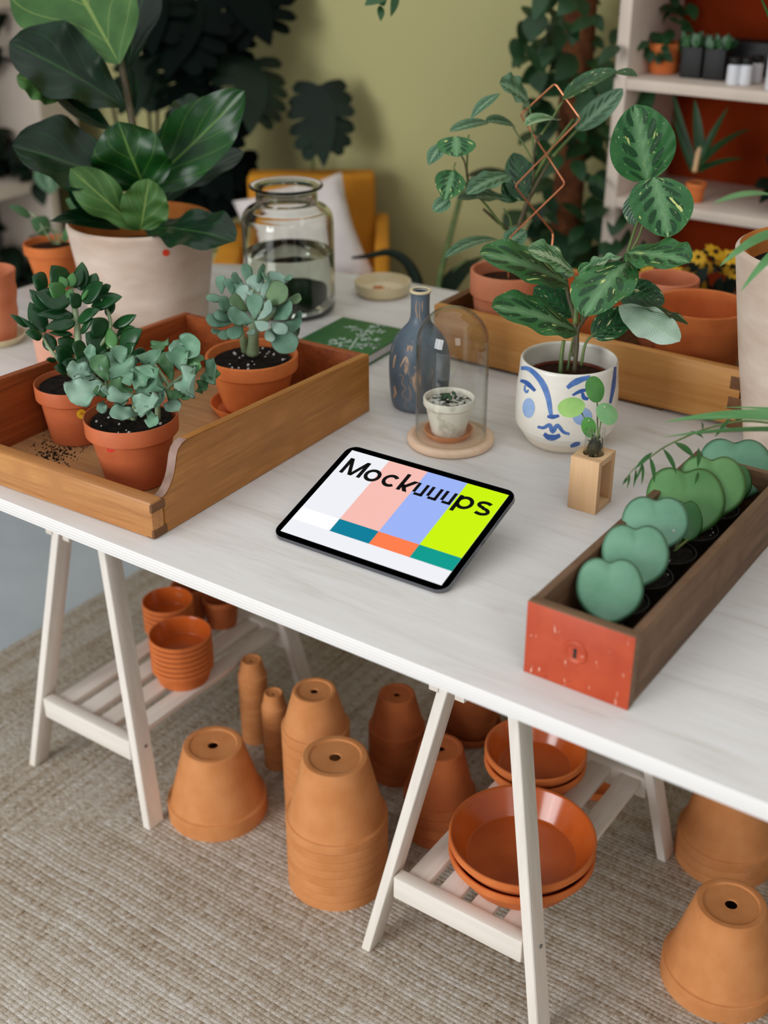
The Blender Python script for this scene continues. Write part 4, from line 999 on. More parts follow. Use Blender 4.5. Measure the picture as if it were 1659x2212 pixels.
J = [((690, 340), (600, 205), 85, -.004, 1), ((740, 340), (760, 160), 100, 0, 1), ((770, 350), (880, 110), 110, .004, 0), ((860, 380), (870, 30), 150, .016), ((690, 330), (500, 75), 175, .012), ((660, 450), (470, 295), 150, -.008, 1),
 ((460, 330), (270, 205), 170, .02), ((735, 520), (315, 400), 210, -.012), ((480, 620), (240, 360), 120, .012), ((420, 880), (245, 510), 150, .006), ((850, 480), (1120, 280), 190, -.004), ((960, 340), (1040, 165), 130, .016), ((870, 490), (960, 355), 45, -.012, 1),
 ((1060, 440), (1215, 315), 120, .012), ((980, 560), (1350, 450), 160, .004), ((1170, 680), (1240, 455), 95, .0), ((690, 465), (745, 350), 100, -.012, 1), ((850, 565), (720, 410), 115, -.020), ((820, 745), (1085, 600), 125, -.008),
 ((780, 680), (335, 660), 115, -.006), ((790, 750), (430, 825), 140, -.014), ((760, 905), (470, 880), 65, -.008), ((860, 890), (1010, 700), 75, -.004), ((1150, 905), (1000, 705), 175, -.008), ((1230, 800), (1520, 665), 110, .008),
 ((1280, 960), (1500, 810), 150, .012), ((1320, 1070), (1590, 835), 190, -.012), ((1380, 1150), (1505, 1010), 130, -.016), ((1250, 1080), (1190, 820), 120, -.016, 1), ((1200, 1100), (910, 880), 230, .002), ((930, 1130), (750, 1010), 145, -.018),
 ((790, 1120), (580, 950), 165, -.004), ((530, 1100), (430, 880), 125, -.002), ((740, 1240), (550, 1040), 150, -.01), ((850, 1250), (630, 1240), 135, -.014), ((950, 1160), (810, 1285), 125, -.018), ((690, 1345), (535, 1290), 95, -.02),
 ((390, 900), (110, 680), 45, .0), ((230, 810), (10, 660), 62, -.004), ((390, 920), (190, 880), 115, -.006), ((560, 1210), (440, 1200), 55, 0), ((1450, 1150), (1630, 1100), 120, .008), ((1000, 1000), (1150, 1150), 160, .01), ((700, 1000), (620, 1180), 140, .008)]
tj = crop(20, 560, 5.53)
succ(jade, tj, 5.53, 1.712, J, ['jade_leaf', 'jade_light'], .0045, rs=3, bow=.10, kind='ov', wscale=1.38)
def stx(parent, tr, D, m, lines): stems(parent, M[m], [([(*tr(p[:2]), D+(p[2] if len(p) > 2 else 0)) for p in pts], r0, r1) for pts, r0, r1 in lines])
stx(jade, tj, 1.714, 'stem_pale', [([(840, 1420, .03), (825, 1100), (815, 850), (790, 640), (760, 440)], .0058, .0038), ([(900, 1400, .03), (1020, 1120), (1180, 900), (1200, 700), (1100, 480)], .0036, .0022), ([(740, 1400, .03), (600, 1220), (470, 1050), (390, 905), (300, 820)], .0030, .0016), ([(1000, 1180, .01), (1250, 1000), (1400, 850)], .0026, .0016), ([(820, 760), (700, 640), (620, 560)], .0024, .0018)])
Rl = [((320, 580), (10, 490), 130, -.004, 2), ((380, 620), (60, 810), 250, -.014, 2), ((450, 600), (330, 340), 150, -.010, 1), ((300, 470), (290, 230), 95, .004), ((300, 520), (160, 490), 90, 0, 2), ((520, 600), (410, 300), 200, .008), ((650, 640), (540, 380), 260, -.004),
 ((620, 430), (540, 240), 120, .0), ((700, 480), (700, 335), 115, .004), ((690, 650), (640, 530), 120, -.020, 0), ((720, 700), (465, 650), 160, -.014, 1), ((740, 690), (870, 450), 165, -.020), ((765, 745), (1005, 470), 240, -.010, 0), ((710, 760), (445, 795), 125, -.022, 2),
 ((760, 960), (465, 955), 120, -.020, 2), ((725, 760), (950, 900), 200, -.030, 2), ((880, 920), (965, 1100), 105, -.034, 0), ((430, 690), (345, 780), 110, -.010, 1), ((400, 810), (385, 940), 75, -.014, 2), ((485, 700), (390, 745), 90, -.022, 2), ((860, 840), (1005, 860), 130, -.014, 0),
 ((960, 770), (1085, 805), 110, -.008, 2), ((980, 700), (1055, 630), 100, 0), ((1070, 830), (1190, 905), 120, -.006, 2), ((940, 455), (870, 285), 195, .008, 0), ((1010, 310), (1020, 175), 150, .014, 1), ((1130, 600), (1060, 310), 115, -.004, 1), ((1250, 505), (1170, 240), 175, -.006, 0),
 ((1250, 320), (1140, 165), 140, .012, 2), ((1260, 340), (1420, 190), 190, .006, 0), ((1300, 500), (1420, 310), 140, -.008, 1), ((1310, 490), (1440, 450), 95, -.016, 1), ((1150, 650), (1425, 570), 230, -.018, 2), ((1430, 570), (1600, 440), 190, -.004), ((1560, 500), (1600, 590), 90, .002, 1), ((1390, 700), (1540, 630), 110, .004, 1),
 ((1130, 700), (1220, 795), 145, -.002, 1), ((1230, 700), (1310, 775), 105, .0, 1), ((840, 450), (830, 330), 90, .016), ((1000, 560), (900, 560), 120, .012, 1), ((600, 780), (600, 880), 110, 0, 0)]
tr_ = crop(140, 700, 4.879)
succ(ruf, tr_, 4.879, 1.600, Rl, ['ruf', 'ruf_green', 'ruf_pale'], .0022, kind='sp', wave=.20, rs=5, bow=.24, tipc=.40, cup=.35, wscale=1.45)
stx(ruf, tr_, 1.605, 'stem_pale', [([(720, 1030, .02), (740, 850), (715, 730)], .0045, .0036), ([(980, 1010, .02), (990, 800), (1100, 660), (1280, 520)], .0040, .0026), ([(690, 1020, .02), (560, 820), (440, 680), (330, 570)], .0034, .0022), ([(445, 690), (440, 590), (480, 560)], .0028, .002), ([(1100, 660), (1000, 500), (950, 430)], .0028, .002)])
El = [((830, 885), (840, 520), 200, -.028, 0), ((815, 920), (430, 790), 210, -.030, 0), ((870, 905), (1080, 620), 135, -.026, 2), ((1030, 860), (1120, 700), 100, -.022, 2), ((735, 765), (440, 590), 155, -.012, 1), ((550, 745), (295, 630), 175, -.006, 0), ((700, 630), (640, 390), 155, -.004, 2), ((890, 490), (800, 235), 205, 0, 2), ((760, 435), (680, 65), 115, .014, 0),
 ((500, 530), (420, 290), 115, .006, 0), ((560, 545), (590, 330), 140, .004, 0), ((345, 520), (320, 240), 115, .008, 0), ((430, 605), (100, 590), 105, 0, 0), ((650, 350), (470, 260), 120, .018, 0), ((935, 610), (1070, 345), 175, -.004, 2), ((1120, 410), (1210, 205), 240, .006, 2), ((1280, 300), (1390, 285), 75, .012), ((985, 695), (1320, 430), 280, -.014, 1), ((1310, 640), (1530, 600), 135, -.002, 1),
 ((1120, 900), (1390, 660), 255, -.018, 0), ((1080, 960), (1290, 1110), 150, -.030, 2), ((1270, 950), (1510, 1000), 200, -.012, 0), ((1400, 930), (1540, 850), 135, -.002, 0), ((1350, 1130), (1510, 1040), 125, .0, 0), ((1040, 1050), (1430, 1385), 280, -.026, 0), ((1005, 1065), (1090, 1230), 115, -.030, 2), ((835, 930), (1020, 1040), 140, -.034, 2),
 ((480, 960), (100, 890), 155, -.010, 0), ((500, 935), (220, 810), 125, -.004, 0), ((620, 995), (480, 1190), 180, -.024, 0), ((450, 1060), (335, 1195), 150, -.010, 0), ((310, 1060), (210, 1110), 105, 0, 0), ((830, 1040), (750, 1130), 95, -.026, 2), ((1330, 890), (1410, 800), 95, .002), ((960, 290), (870, 170), 190, .014, 0), ((1080, 310), (960, 270), 150, .008, 0), ((790, 565), (740, 470), 85, -.008, 2), ((700, 900), (600, 780), 150, .01), ((1000, 820), (1010, 680), 160, .01), ((650, 1000), (560, 880), 140, .006)]
te = crop(430, 560, 6.9125)
succ(ech, te, 6.9125, 1.800, El, ['ech', 'ech_olive', 'ech_pale'], .0030, kind='sp', wave=.04, rs=9, bow=.16, tipc=.06, cup=.15, wscale=1.38)
stx(ech, te, 1.806, 'stem_pale', [([(800, 1400, .03), (800, 1200, .01), (815, 1080), (830, 930)], .0105, .0070), ([(690, 1370, .03), (650, 1180), (600, 1000), (500, 900)], .0060, .0034), ([(830, 1000), (1000, 900), (1200, 760)], .0050, .003), ([(820, 960), (820, 700), (800, 450)], .0045, .003), ([(700, 1000), (600, 760), (480, 600)], .004, .0025)])

# ------------------------------------------------------------------ the prayer plant in the face planter
PF = [
 ((1399, 392), (1371, 226), 158, 1.735, 1.700, (.05, .05, 1), 'prayer', dict(kind='el', bow=.05, fold=.05)),
 ((1413, 382), (1443, 513), 152, 1.690, 1.670, (.1, .25, 1), 'prayer', dict(kind='el', bow=.06, fold=.04)),
 ((1368, 420), (1372, 488), 44, 1.73, 1.73, (-.6, 0, .8), 'prayer_dark', dict(kind='el', bow=.05)),
 ((1352, 546), (1490, 568), 102, 1.70, 1.62, (0, .6, .8), 'prayer', dict(kind='pr', bow=.08, fold=.08, wave=.04)),
 ((1228, 614), (1036, 548), 98, 1.73, 1.66, (-.1, .6, .8), 'prayer', dict(kind='pr', bow=.10, fold=.08, wave=.03)),
 ((1240, 592), (1140, 540), 66, 1.71, 1.66, (0, .6, .8), 'prayer_pale', dict(kind='pr', bow=.14, fold=.1, wave=.05)),
 ((1254, 594), (1346, 556), 26, 1.71, 1.70, (0, .8, .5), 'prayer_pale', dict(kind='el', bow=.10, fold=.4, wave=.1)),
 ((1250, 592), (1276, 570), 22, 1.69, 1.68, (0, .6, .7), 'prayer', dict(kind='el', bow=.10, fold=.3)),
 ((1355, 566), (1262, 684), 112, 1.70, 1.62, (-.35, .4, .85), 'prayer', dict(kind='pr', bow=.10, fold=.12, wave=.03)),
 ((1338, 636), (1436, 652), 84, 1.73, 1.72, (.1, .45, .9), 'prayer_dark', dict(kind='el', bow=.10, fold=.12)),
 ((1338, 660), (1468, 738), 80, 1.71, 1.63, (-.15, .35, .9), 'prayer_under', dict(kind='pr', bow=.08, fold=-.15, wave=.06)),
 ((1352, 660), (1486, 702), 30, 1.715, 1.66, (.15, .9, .35), 'prayer_dark', dict(kind='pr', bow=.12, fold=.1, wave=.04)),
 ((1246, 716), (1062, 664), 98, 1.70, 1.62, (-.1, .6, .8), 'prayer', dict(kind='pr', bow=.10, fold=.06, wave=.03)),
 ((1240, 684), (1154, 620), 76, 1.75, 1.75, (-.3, .4, .9), 'prayer_dark', dict(kind='pr', bow=.08, fold=.1)),
 ((1280, 728), (1368, 672), 72, 1.73, 1.73, (.3, .5, .8), 'prayer_dark', dict(kind='el', bow=.10, fold=.1)),
 ((1232, 600), (1200, 562), 30, 1.74, 1.75, (0, .4, .9), 'prayer_dark', dict(kind='el', bow=.05)),
]
for b, t, w, d0, d1, n, m, kw in PF:
    lv(face, M[m], bp=b, tp=t, wpx=w, d0=d0, d1=d1, n=n, nv=20, nu=12, **kw)
stems(face, M['stem_brown'], [
 ([(1240, 805, 1.745), (1246, 750, 1.735), (1248, 715, 1.73), (1262, 690, 1.73), (1300, 640, 1.725), (1350, 560, 1.72)], .0034, .002),
 ([(1240, 770, 1.745), (1243, 700, 1.735), (1228, 640, 1.735), (1222, 600, 1.735)], .0036, .0026)])
stems(face, M['stem'], [
 ([(1350, 562, 1.72), (1370, 500, 1.72), (1392, 440, 1.72), (1400, 392, 1.73)], .0022, .0016), ([(1356, 556, 1.715), (1384, 500, 1.71), (1400, 430, 1.70), (1413, 384, 1.692)], .0016, .0012),
 ([(1210, 808, 1.745), (1214, 760, 1.74), (1218, 735, 1.735)], .0032, .0026), ([(1255, 790, 1.745), (1266, 740, 1.735), (1290, 716, 1.73)], .0024, .0016),
 ([(1243, 700, 1.735), (1246, 640, 1.73), (1246, 596, 1.72)], .0042, .0036), ([(1256, 700, 1.74), (1258, 640, 1.735), (1256, 596, 1.72)], .0034, .0028), ([(1226, 800, 1.75), (1234, 750, 1.745), (1242, 712, 1.735)], .002, .0015)])

# ------------------------------------------------------------------ prayer plant with the copper trellis
B1 = (-.973, 1.7446)
lean = potted('potted_trailing_prayer_plant', 'leggy prayer plant in a pinkish clay pot inside the crate, climbing a copper wire', B1, ZC, .0640, .0475, .1368, .042, M['clay_pink'], M['soil_brown'], .02, th=.006, step=.93)
cc = crop(880, 140, 3.318)
BL = [
 ((865, 262), (660, 130), 175, 1.93, 1.90, (.1, .55, .8), 'prayer_grey', dict(kind='el', bow=.10, fold=.15, wave=.04)),
 ((665, 205), (448, 395), 62, 1.90, 1.88, (-.3, .5, .8), 'prayer_grey', dict(kind='ln', bow=.12, fold=.2)),
 ((770, 440), (560, 405), 82, 1.94, 1.91, (0, .6, .7), 'prayer_grey', dict(kind='el', bow=.10, fold=.2)),
 ((580, 410), (305, 480), 80, 1.91, 1.88, (-.1, .7, .7), 'prayer_grey', dict(kind='el', bow=.06, fold=.2)),
 ((350, 512), (350, 660), 200, 1.87, 1.86, (0, .1, 1), 'prayer', dict(kind='el', bow=.08)),
 ((248, 568), (150, 720), 78, 1.87, 1.86, (-.2, .3, .9), 'prayer_grey', dict(kind='ov', bow=.10)),
 ((330, 755), (268, 975), 150, 1.88, 1.87, (.1, .2, 1), 'prayer', dict(kind='ov', bow=.10, fold=.1)),
 ((725, 790), (425, 930), 125, 1.92, 1.87, (-.2, .55, .8), 'prayer_grey', dict(kind='el', bow=.10, fold=.15, wave=.04)),
 ((745, 975), (360, 960), 100, 1.93, 1.89, (0, .75, .6), 'prayer_grey', dict(kind='el', bow=.08, fold=.2, wave=.04)),
 ((300, 960), (185, 1050), 85, 1.88, 1.88, (0, .4, .9), 'prayer_grey', dict(kind='el', bow=.05)),
 ((1110, 245), (1500, 40), 115, 1.93, 1.90, (-.2, .7, .7), 'prayer_dark', dict(kind='el', bow=.10, fold=.15)),
 ((1490, 50), (1648, 85), 70, 1.90, 1.88, (0, .7, .7), 'prayer_dark', dict(kind='ov', bow=.05, fold=.2)),
 ((1210, 470), (1545, 170), 125, 1.96, 1.98, (.2, .5, .8), 'prayer_grey', dict(kind='el', bow=-.06, fold=.15)),
 ((1080, 400), (850, 440), 90, 1.91, 1.88, (0, .8, .5), 'prayer_pale', dict(kind='el', bow=.12, fold=.3)),
 ((850, 980), (760, 630), 165, 1.95, 1.94, (0, .2, 1), 'prayer_dark', dict(kind='el', bow=.05, fold=.1)),
 ((720, 990), (790, 760), 120, 1.96, 1.96, (.3, .2, .9), 'prayer_dark', dict(kind='el', bow=.05, fold=.1)),
 ((655, 1255), (270, 1385), 75, 1.98, 1.92, (0, .8, .5), 'prayer_grey', dict(kind='el', bow=.16, fold=.2)),
 ((700, 1290), (850, 1190), 115, 1.96, 1.96, (0, .4, .9), 'prayer_grey', dict(kind='el', bow=.06, fold=.1)),
]
for b, t, w, d0, d1, n, m, kw in BL:
    lv(lean, M[m], bp=cc(b), tp=cc(t), wpx=w/3.318*1.5, d0=d0, d1=d1, n=n, nv=16, nu=8, **kw)
def c3(*p): return [(*cc(q[:2]), q[2]) for q in p]
stems(lean, M['stem_brown'], [
 (c3((770, 1480, 2.0), (790, 1200, 1.97), (840, 1040, 1.95), (910, 880, 1.94), (1040, 660, 1.94)), .0042, .0028),
 (c3((740, 1460, 2.0), (730, 1210, 1.97), (640, 1120, 1.95), (545, 1035, 1.93)), .003, .0022),
 (c3((440, 850, 1.90), (410, 700, 1.88), (385, 650, 1.87)), .0018, .0012), (c3((900, 860, 1.94), (910, 600, 1.92), (960, 480, 1.91)), .0022, .0014)], name='stem')
stems(lean, M['stem'], [
 (c3((1040, 660, 1.94), (1130, 560, 1.95), (1215, 470, 1.96)), .0030, .002), (c3((900, 820, 1.94), (1020, 620, 1.94), (1190, 390, 1.95)), .0030, .0022), (c3((900, 700, 1.94), (850, 600, 1.94), (760, 450, 1.94)), .0018, .0012),
 (c3((905, 700, 1.94), (890, 400, 1.93), (865, 262, 1.93)), .0018, .0012), (c3((960, 500, 1.91), (1040, 380, 1.92), (1115, 260, 1.93)), .0020, .0014), (c3((740, 1300, 1.98), (740, 1120, 1.96), (690, 1030, 1.95)), .002, .0014),
 (c3((700, 1180, 1.96), (560, 1000, 1.92), (440, 860, 1.90), (430, 640, 1.88), (440, 500, 1.88)), .0020, .0014), (c3((430, 860, 1.90), (380, 800, 1.89), (335, 745, 1.88), (345, 700, 1.88)), .0014, .001), (c3((430, 870, 1.90), (370, 850, 1.89), (330, 850, 1.88)), .001, .0008)])
# one continuous copper wire bent in a zigzag
W = [(1098, 600, 1.96), (1101, 513, 1.945), (1221, 397, 1.925), (1124, 248, 1.95), (1199, 180, 1.935), (1254, 257, 1.93), (1112, 402, 1.915), (1195, 503, 1.965), (1188, 600, 1.97)]
P = [dep(*p) for p in W]; wp = [P[0]]
for a, b, c in zip(P, P[1:], P[2:]):
    p = b+(a-b).normalized()*.006; q = b+(c-b).normalized()*.006
    wp += [p*(1-t)**2+b*2*t*(1-t)+q*t*t for t in (0, .25, .5, .75, 1)]
wp.append(P[-1])
solo('plant_stake', tube(NB(), wp, .0015, 10), M['copper'], 'zigzag copper wire plant stake standing among the leggy prayer plant leaves', 'plant stake', smooth=180)

# ------------------------------------------------------------------ pilea cuttings in the tube
def disc_leaf(bm, c, rx, ry, n, up, dome=.12):
    n = Vector(n).normalized(); up = (Vector(up)-n*Vector(up).dot(n)).normalized(); s = up.cross(n)
    prev = [bm.verts.new(c+n*dome*rx)]; N = 36
    uvl = bm.loops.layers.uv.verify()
    for k in range(1, 7):
        f = k/6
        ring_ = [bm.verts.new(c+s*rx*f*math.cos(2*PI*i/N)*(1+.03*math.sin(3*2*PI*i/N))+up*ry*f*math.sin(2*PI*i/N)+n*dome*rx*(1-f*f)) for i in range(N)]
        for i in range(N):
            j = (i+1) % N
            bm.faces.new((prev[0], ring_[i], ring_[j]) if k == 1 else (prev[i], ring_[i], ring_[j], prev[j]))
        prev = ring_
    return bm
M['pale_dot'] = mat('pale_leaf_navel', (226, 236, 200), (216, 228, 188), 20, .5)
for (x, y), rx, ry, d, n, up, m, dot in (((1285, 841), 21.5, 34, 1.600, (.15, .45, .9), (.1, 1, 0), 'pilea', (1291, 858)), ((1234, 880), 30, 24, 1.585, (-.35, .35, .9), (0, 1, 0), 'pilea_light', (1246, 878)), ((1311, 894), 26, 27, 1.580, (.3, .4, .9), (.2, 1, 0), 'pilea_grey', (1305, 880)), ((1272, 923), 16, 23, 1.572, (-.1, .2, 1), (-.15, 1, 0), 'pilea', (1272, 909))):
    c = dep(x, y, d); k = d/F
    l = obj('leaf', disc_leaf(NB(), c, rx*k, ry*k, cdir(*n), cdir(*up)), M[m], tube_g, world=True, smooth=180)
    q = dep(*dot, d); bmq = NB(); blob(bmq, q+cdir(*n).normalized()*rx*k*.10, .0010, 1); obj('leaf_navel', bmq, M['pale_dot'], l, world=True, smooth=180)
tc = Vector((tbx, tby, 0)); zt = lambda z: Vector((tbx, tby, ZT+z))
for (x, y, d), off in (((1290, 862, 1.603), .002), ((1250, 880, 1.588), -.003), ((1304, 884, 1.584), .003), ((1272, 908, 1.576), -.001)):
    e = dep(x, y, d); st0 = zt(.055)+RR*off; md = zt(.098)+RR*off*1.5
    obj('stem', tube(NB(), smooth_pts([st0, md, (md+e)/2+UU*.003, e], 5), .0011, 7, .0008), M['stem'], tube_g, world=True, smooth=180)
bm = NB(); r = random.Random(4)
for i in range(60):
    a = r.random()*6.28; q = r.uniform(0, .0092); z = r.uniform(.066, .088)
    p0 = Vector((q*math.cos(a), q*math.sin(a), z)); p1 = p0+Vector((r.uniform(-.006, .006), r.uniform(-.006, .006), r.uniform(-.02, .01)))
    for p in (p0, p1):
        h = math.hypot(p.x, p.y)
        if h > .0105: p.x *= .0105/h; p.y *= .0105/h
    tube(bm, [p0, (p0+p1)/2+Vector((0, 0, .002)), p1], .0007, 4)
blob(bm, (0, 0, .074), .0095, 2, (1, 1, 1.1), jit=.35)
obj('moss', bm, mat('root_moss', (58, 56, 30), (30, 32, 16), 200, .9, .5, 300), tube_g, smooth=180)
bm = NB()
for i in range(7):
    a = r.random()*6.28; q = r.uniform(.002, .008)
    tube(bm, smooth_pts([(q*math.cos(a), q*math.sin(a), .066), (r.uniform(-.006, .006), r.uniform(-.006, .006), .045), (r.uniform(-.006, .006), r.uniform(-.006, .006), .02)], 4), .0005, 4)
obj('roots', bm, mat('pale_roots', (206, 196, 160), (170, 160, 120), 60, .7), tube_g, smooth=180)

# ------------------------------------------------------------------ heart-leaved hoyas in the drawer
def heart_bm(b, up, n, w, h, th=.0026, notch=.20):
    """a thick heart-shaped leaf standing on its point; b the point, up its axis"""
    bm = NB(); n = n.normalized(); up = (up-n*up.dot(n)).normalized(); s = up.cross(n); N = 64; K_ = 8
    c = b+up*h*.54
    def out(a):
        k = 1-notch*math.exp(-((a-PI/2)/.30)**2)+.05*math.exp(-((a-PI/2-.75)/.4)**2)+.05*math.exp(-((a-PI/2+.75)/.4)**2)+.06*math.exp(-((a-3*PI/2)/.35)**2)
        return k
    uvl = bm.loops.layers.uv.verify()
    sides = []
    for sg in (1, -1):
        rows = [[bm.verts.new(c+n*(sg*th*.5+.06*w))]]
        for k in range(1, K_+1):
            f = k/K_; row = []
            for i in range(N):
                a = 2*PI*i/N; r = out(a)*f
                x, y = w/2*r*math.cos(a), h*.5*r*math.sin(a)
                dm = .06*w*(1-f*f)-.05*w*math.exp(-(x/(w*.07))**2)*(1-.2*f)*f*.35
                row.append(bm.verts.new(c+s*x+up*y+n*(dm+sg*th*.5*math.sqrt(max(0, 1-f**4)))))
            rows.append(row)
        sides.append(rows)
        for A, B in zip(rows, rows[1:]):
            for i in range(N):
                j = (i+1) % N
                q = (A[0], B[i], B[j]) if len(A) == 1 else (A[i], B[i], B[j], A[j])
                bm.faces.new(q if sg > 0 else q[::-1])
    bmesh.ops.remove_doubles(bm, verts=sides[0][-1]+sides[1][-1], dist=1e-5)
    return bm
M['black_pot'] = mat('black_nursery_plastic', (22, 22, 22), (16, 16, 16), 10, .45)
HY = [  # label, pot position along the drawer, leaves: (base px, width px, height px, depth shift, material, facing)
 ('blue-green heart hoya nearest the red drawer front', (-.4345, .995), [((1316, 1350), 143, 140, 0, 'hoya_blue', (-.1, .42, .9))]),
 ('heart hoya second from the red drawer front', (-.4345, 1.058), [((1372, 1272), 142, 136, 0, 'hoya_blue', (-.1, .40, .9))]),
 ('heart hoya third from the red drawer front, a white speck on its leaf', (-.4345, 1.121), [((1412, 1192), 140, 118, .012, 'hoya_blue', (-.2, .40, .9))]),
 ('tallest heart hoya, two leaves of unequal size, middle of the drawer', (-.4340, 1.186), [((1487, 1172), 72, 90, .004, 'hoya_dark', (.1, .35, .9)), ((1482, 1162), 166, 152, .03, 'hoya', (-.1, .40, .9))]),
 ('heart hoya second from the drawer back, pale green leaf', (-.4335, 1.251), [((1540, 1120), 142, 136, .0, 'hoya', (-.1, .40, .9)), ((1545, 1130), 84, 120, .02, 'hoya', (.2, .35, .9))]),
 ('heart hoya farthest back in the drawer, behind hanging green blades', (-.4330, 1.316), [((1592, 1082), 156, 136, .02, 'hoya_blue', (-.1, .42, .9)), ((1600, 1078), 58, 74, 0, 'hoya_dark', (.1, .35, .9))]),
]
for lab, xy, ls in HY:
    t = thing('potted_heart_hoya', lab, 'potted plant', (xy[0], xy[1], ZT+.0083), 0, 'heart hoyas in the drawer')
    obj('pot', lathe(NB(), up_prof(.0300, .0235, .042, .005, .0013, .97), 40), M['black_pot'], t, smooth=50)
    s_ = obj('soil', soil_bm(.0275, .038, .002, rnd.random()*9), M['soil'], t, smooth=180)
    pb = NB()
    for i in range(9):
        a = rnd.random()*6.28; q = .026*math.sqrt(rnd.random()); blob(pb, (q*math.cos(a), q*math.sin(a), .0395), rnd.uniform(.0006, .0012), 1)
    tag(obj('perlite', pb, M['perlite'], s_), kind='stuff')
    for (px, py), w, h, dz, m, n in ls:
        base = Vector((xy[0], xy[1], ZT+.046)); d = depth(base)+dz
        b = dep(px, py, d); k = d/F; nn = cdir(*n).normalized(); upv = cdir(.04, 1, 0)
        fore = math.sqrt(max(.05, 1-(n[1]/math.sqrt(n[0]**2+n[1]**2+n[2]**2))**2))
        l = obj('leaf', heart_bm(b, upv, nn, w*k*1.03, h*k/fore*1.02), M[m], t, world=True, smooth=180)
        if 'speck' in lab:
            bq = NB(); blob(bq, dep(1455, 1147, d-.012), .0016, 1); obj('leaf_speck', bq, M['perlite'], l, world=True, smooth=180)
        obj('stem', tube(NB(), [Vector((xy[0], xy[1], ZT+.044)), (Vector((xy[0], xy[1], ZT+.05))+b)/2, b+upv.normalized()*.004-nn*.001], .0016, 8), M['stem'], t, world=True, smooth=180)

# ------------------------------------------------------------------ small plant in the terracotta pot at the left
sm = potted('potted_seedling', 'small terracotta pot with a drooping pale plant, left of the big fig pot', (-1.8978, 1.5658), ZT, .0550, .0346, .0906, .022, M['clay_red'], M['soil_brown'], .012, step=.92)
dS = depth((-1.8978, 1.5658, .8))
stems(sm, M['stem_pale'], [([(122, 528, dS), (116, 500, dS-.01), (96, 492, dS-.03), (80, 505, dS-.03)], .0022, .0014), ([(118, 528, dS), (100, 505, dS-.02), (78, 470, dS-.02), (62, 458, dS-.01)], .0022, .0012), ([(130, 528, dS), (126, 505, dS-.02), (112, 492, dS-.03)], .002, .0012), ([(124, 528, dS), (140, 500, dS), (150, 470, dS+.01)], .002, .0012)])
for b, t, w, n, m in (((108, 500), (66, 476), 44, (0, .4, .9), 'ruf_green'), ((66, 470), (18, 444), 20, (0, .5, .8), 'ruf_green'), ((200, 470), (142, 430), 40, (0, .3, .9), 'ruf_green'), ((135, 520), (160, 495), 24, (0, .3, .9), 'ruf_green')):
    lv(sm, M[m], bp=b, tp=t, wpx=w, d0=dS-.01, d1=dS-.03, n=n, kind='ov', bow=.15, fold=.1)

# ------------------------------------------------------------------ blades reaching in from the right
dB = depth((-.41, 1.62, 1.0))
for b, t, w, d0, d1, bow in (((1770, 545), (1556, 574), 30, dB-.02, dB-.25, .20), ((1800, 520), (1618, -60), 46, dB+.05, dB-.12, .05), ((1790, 540), (1542, 440), 34, dB-.1, dB-.42, .16), ((1840, 560), (1900, 200), 40, dB, dB, .1), ((1770, 560), (1600, 630), 26, dB-.1, dB-.3, .25)):
    lv(bigr, M['blade'] if t[1] > 0 else M['blade_dark'], bp=b, tp=t, wpx=w, d0=d0, d1=d1, n=(0, .8, .5), kind='st', bow=bow, fold=.15, nv=22)
sp = potted('potted_fern', 'arching fern whose narrow blades reach in over the drawer from the right', (-.205, 1.40), ZT, .055, .040, .09, .02, M['clay_red'], M['soil_brown'], .01)
dP = depth((-.205, 1.40, .85))
for b, t, w, d0, d1, bow, m in (((1990, 980), (1436, 912), 40, dP, dP-.07, .14, 'blade'), ((1985, 985), (1500, 905), 28, dP, dP-.10, .10, 'blade'), ((1990, 975), (1430, 945), 20, dP, dP-.06, .10, 'blade'), ((1990, 960), (1560, 880), 16, dP, dP+.05, .1, 'blade'), ((1990, 940), (1860, 700), 22, dP, dP, .1, 'blade')):
    lv(sp, M[m], bp=b, tp=t, wpx=w, d0=d0, d1=d1, n=(.1, .9, .4), kind='st', bow=bow, fold=.2, nv=26, name='blade')
q = crop(1330, 860, 5.0425)
fr = [(1900, 300), (1400, 250), (1000, 330), (700, 450), (520, 540), (380, 640), (200, 770), (110, 880)]
fd = [1.42, 1.43, 1.43, 1.42, 1.42, 1.41, 1.41, 1.41]
obj('stem', tube(NB(), smooth_pts([dep(*q(p), d) for p, d in zip(fr, fd)], 5), .0014, 6, .0006), M['stem'], sp, world=True, smooth=180)
for b, t, w in (((640, 480), (860, 660), 85), ((510, 545), (660, 830), 62), ((370, 640), (420, 930), 55), ((900, 540), (890, 760), 55), ((900, 800), (860, 940), 40), ((930, 400), (930, 260), 50), ((960, 240), (1180, 230), 50), ((1080, 420), (1270, 180), 40), ((400, 590), (200, 780), 50), ((290, 700), (280, 950), 34), ((220, 770), (190, 980), 30), ((150, 820), (120, 990), 26), ((130, 860), (70, 950), 30), ((300, 690), (200, 930), 26), ((1100, 220), (1560, 200), 34), ((810, 360), (960, 440), 40)):
    lv(sp, M['blade_dark'], bp=q(b), tp=q(t), wpx=w/5.04, d0=1.415, d1=1.40, n=(.3, .5, .8), kind='ln', bow=.16, fold=.1, nv=10, nu=4, name='leaflet')
# ================================================================== BACKGROUND
def dY(x, y, Y): d = ray(x, y); return (Y-CAM.y)/d.y        # depth of the plane y = Y along a sight line
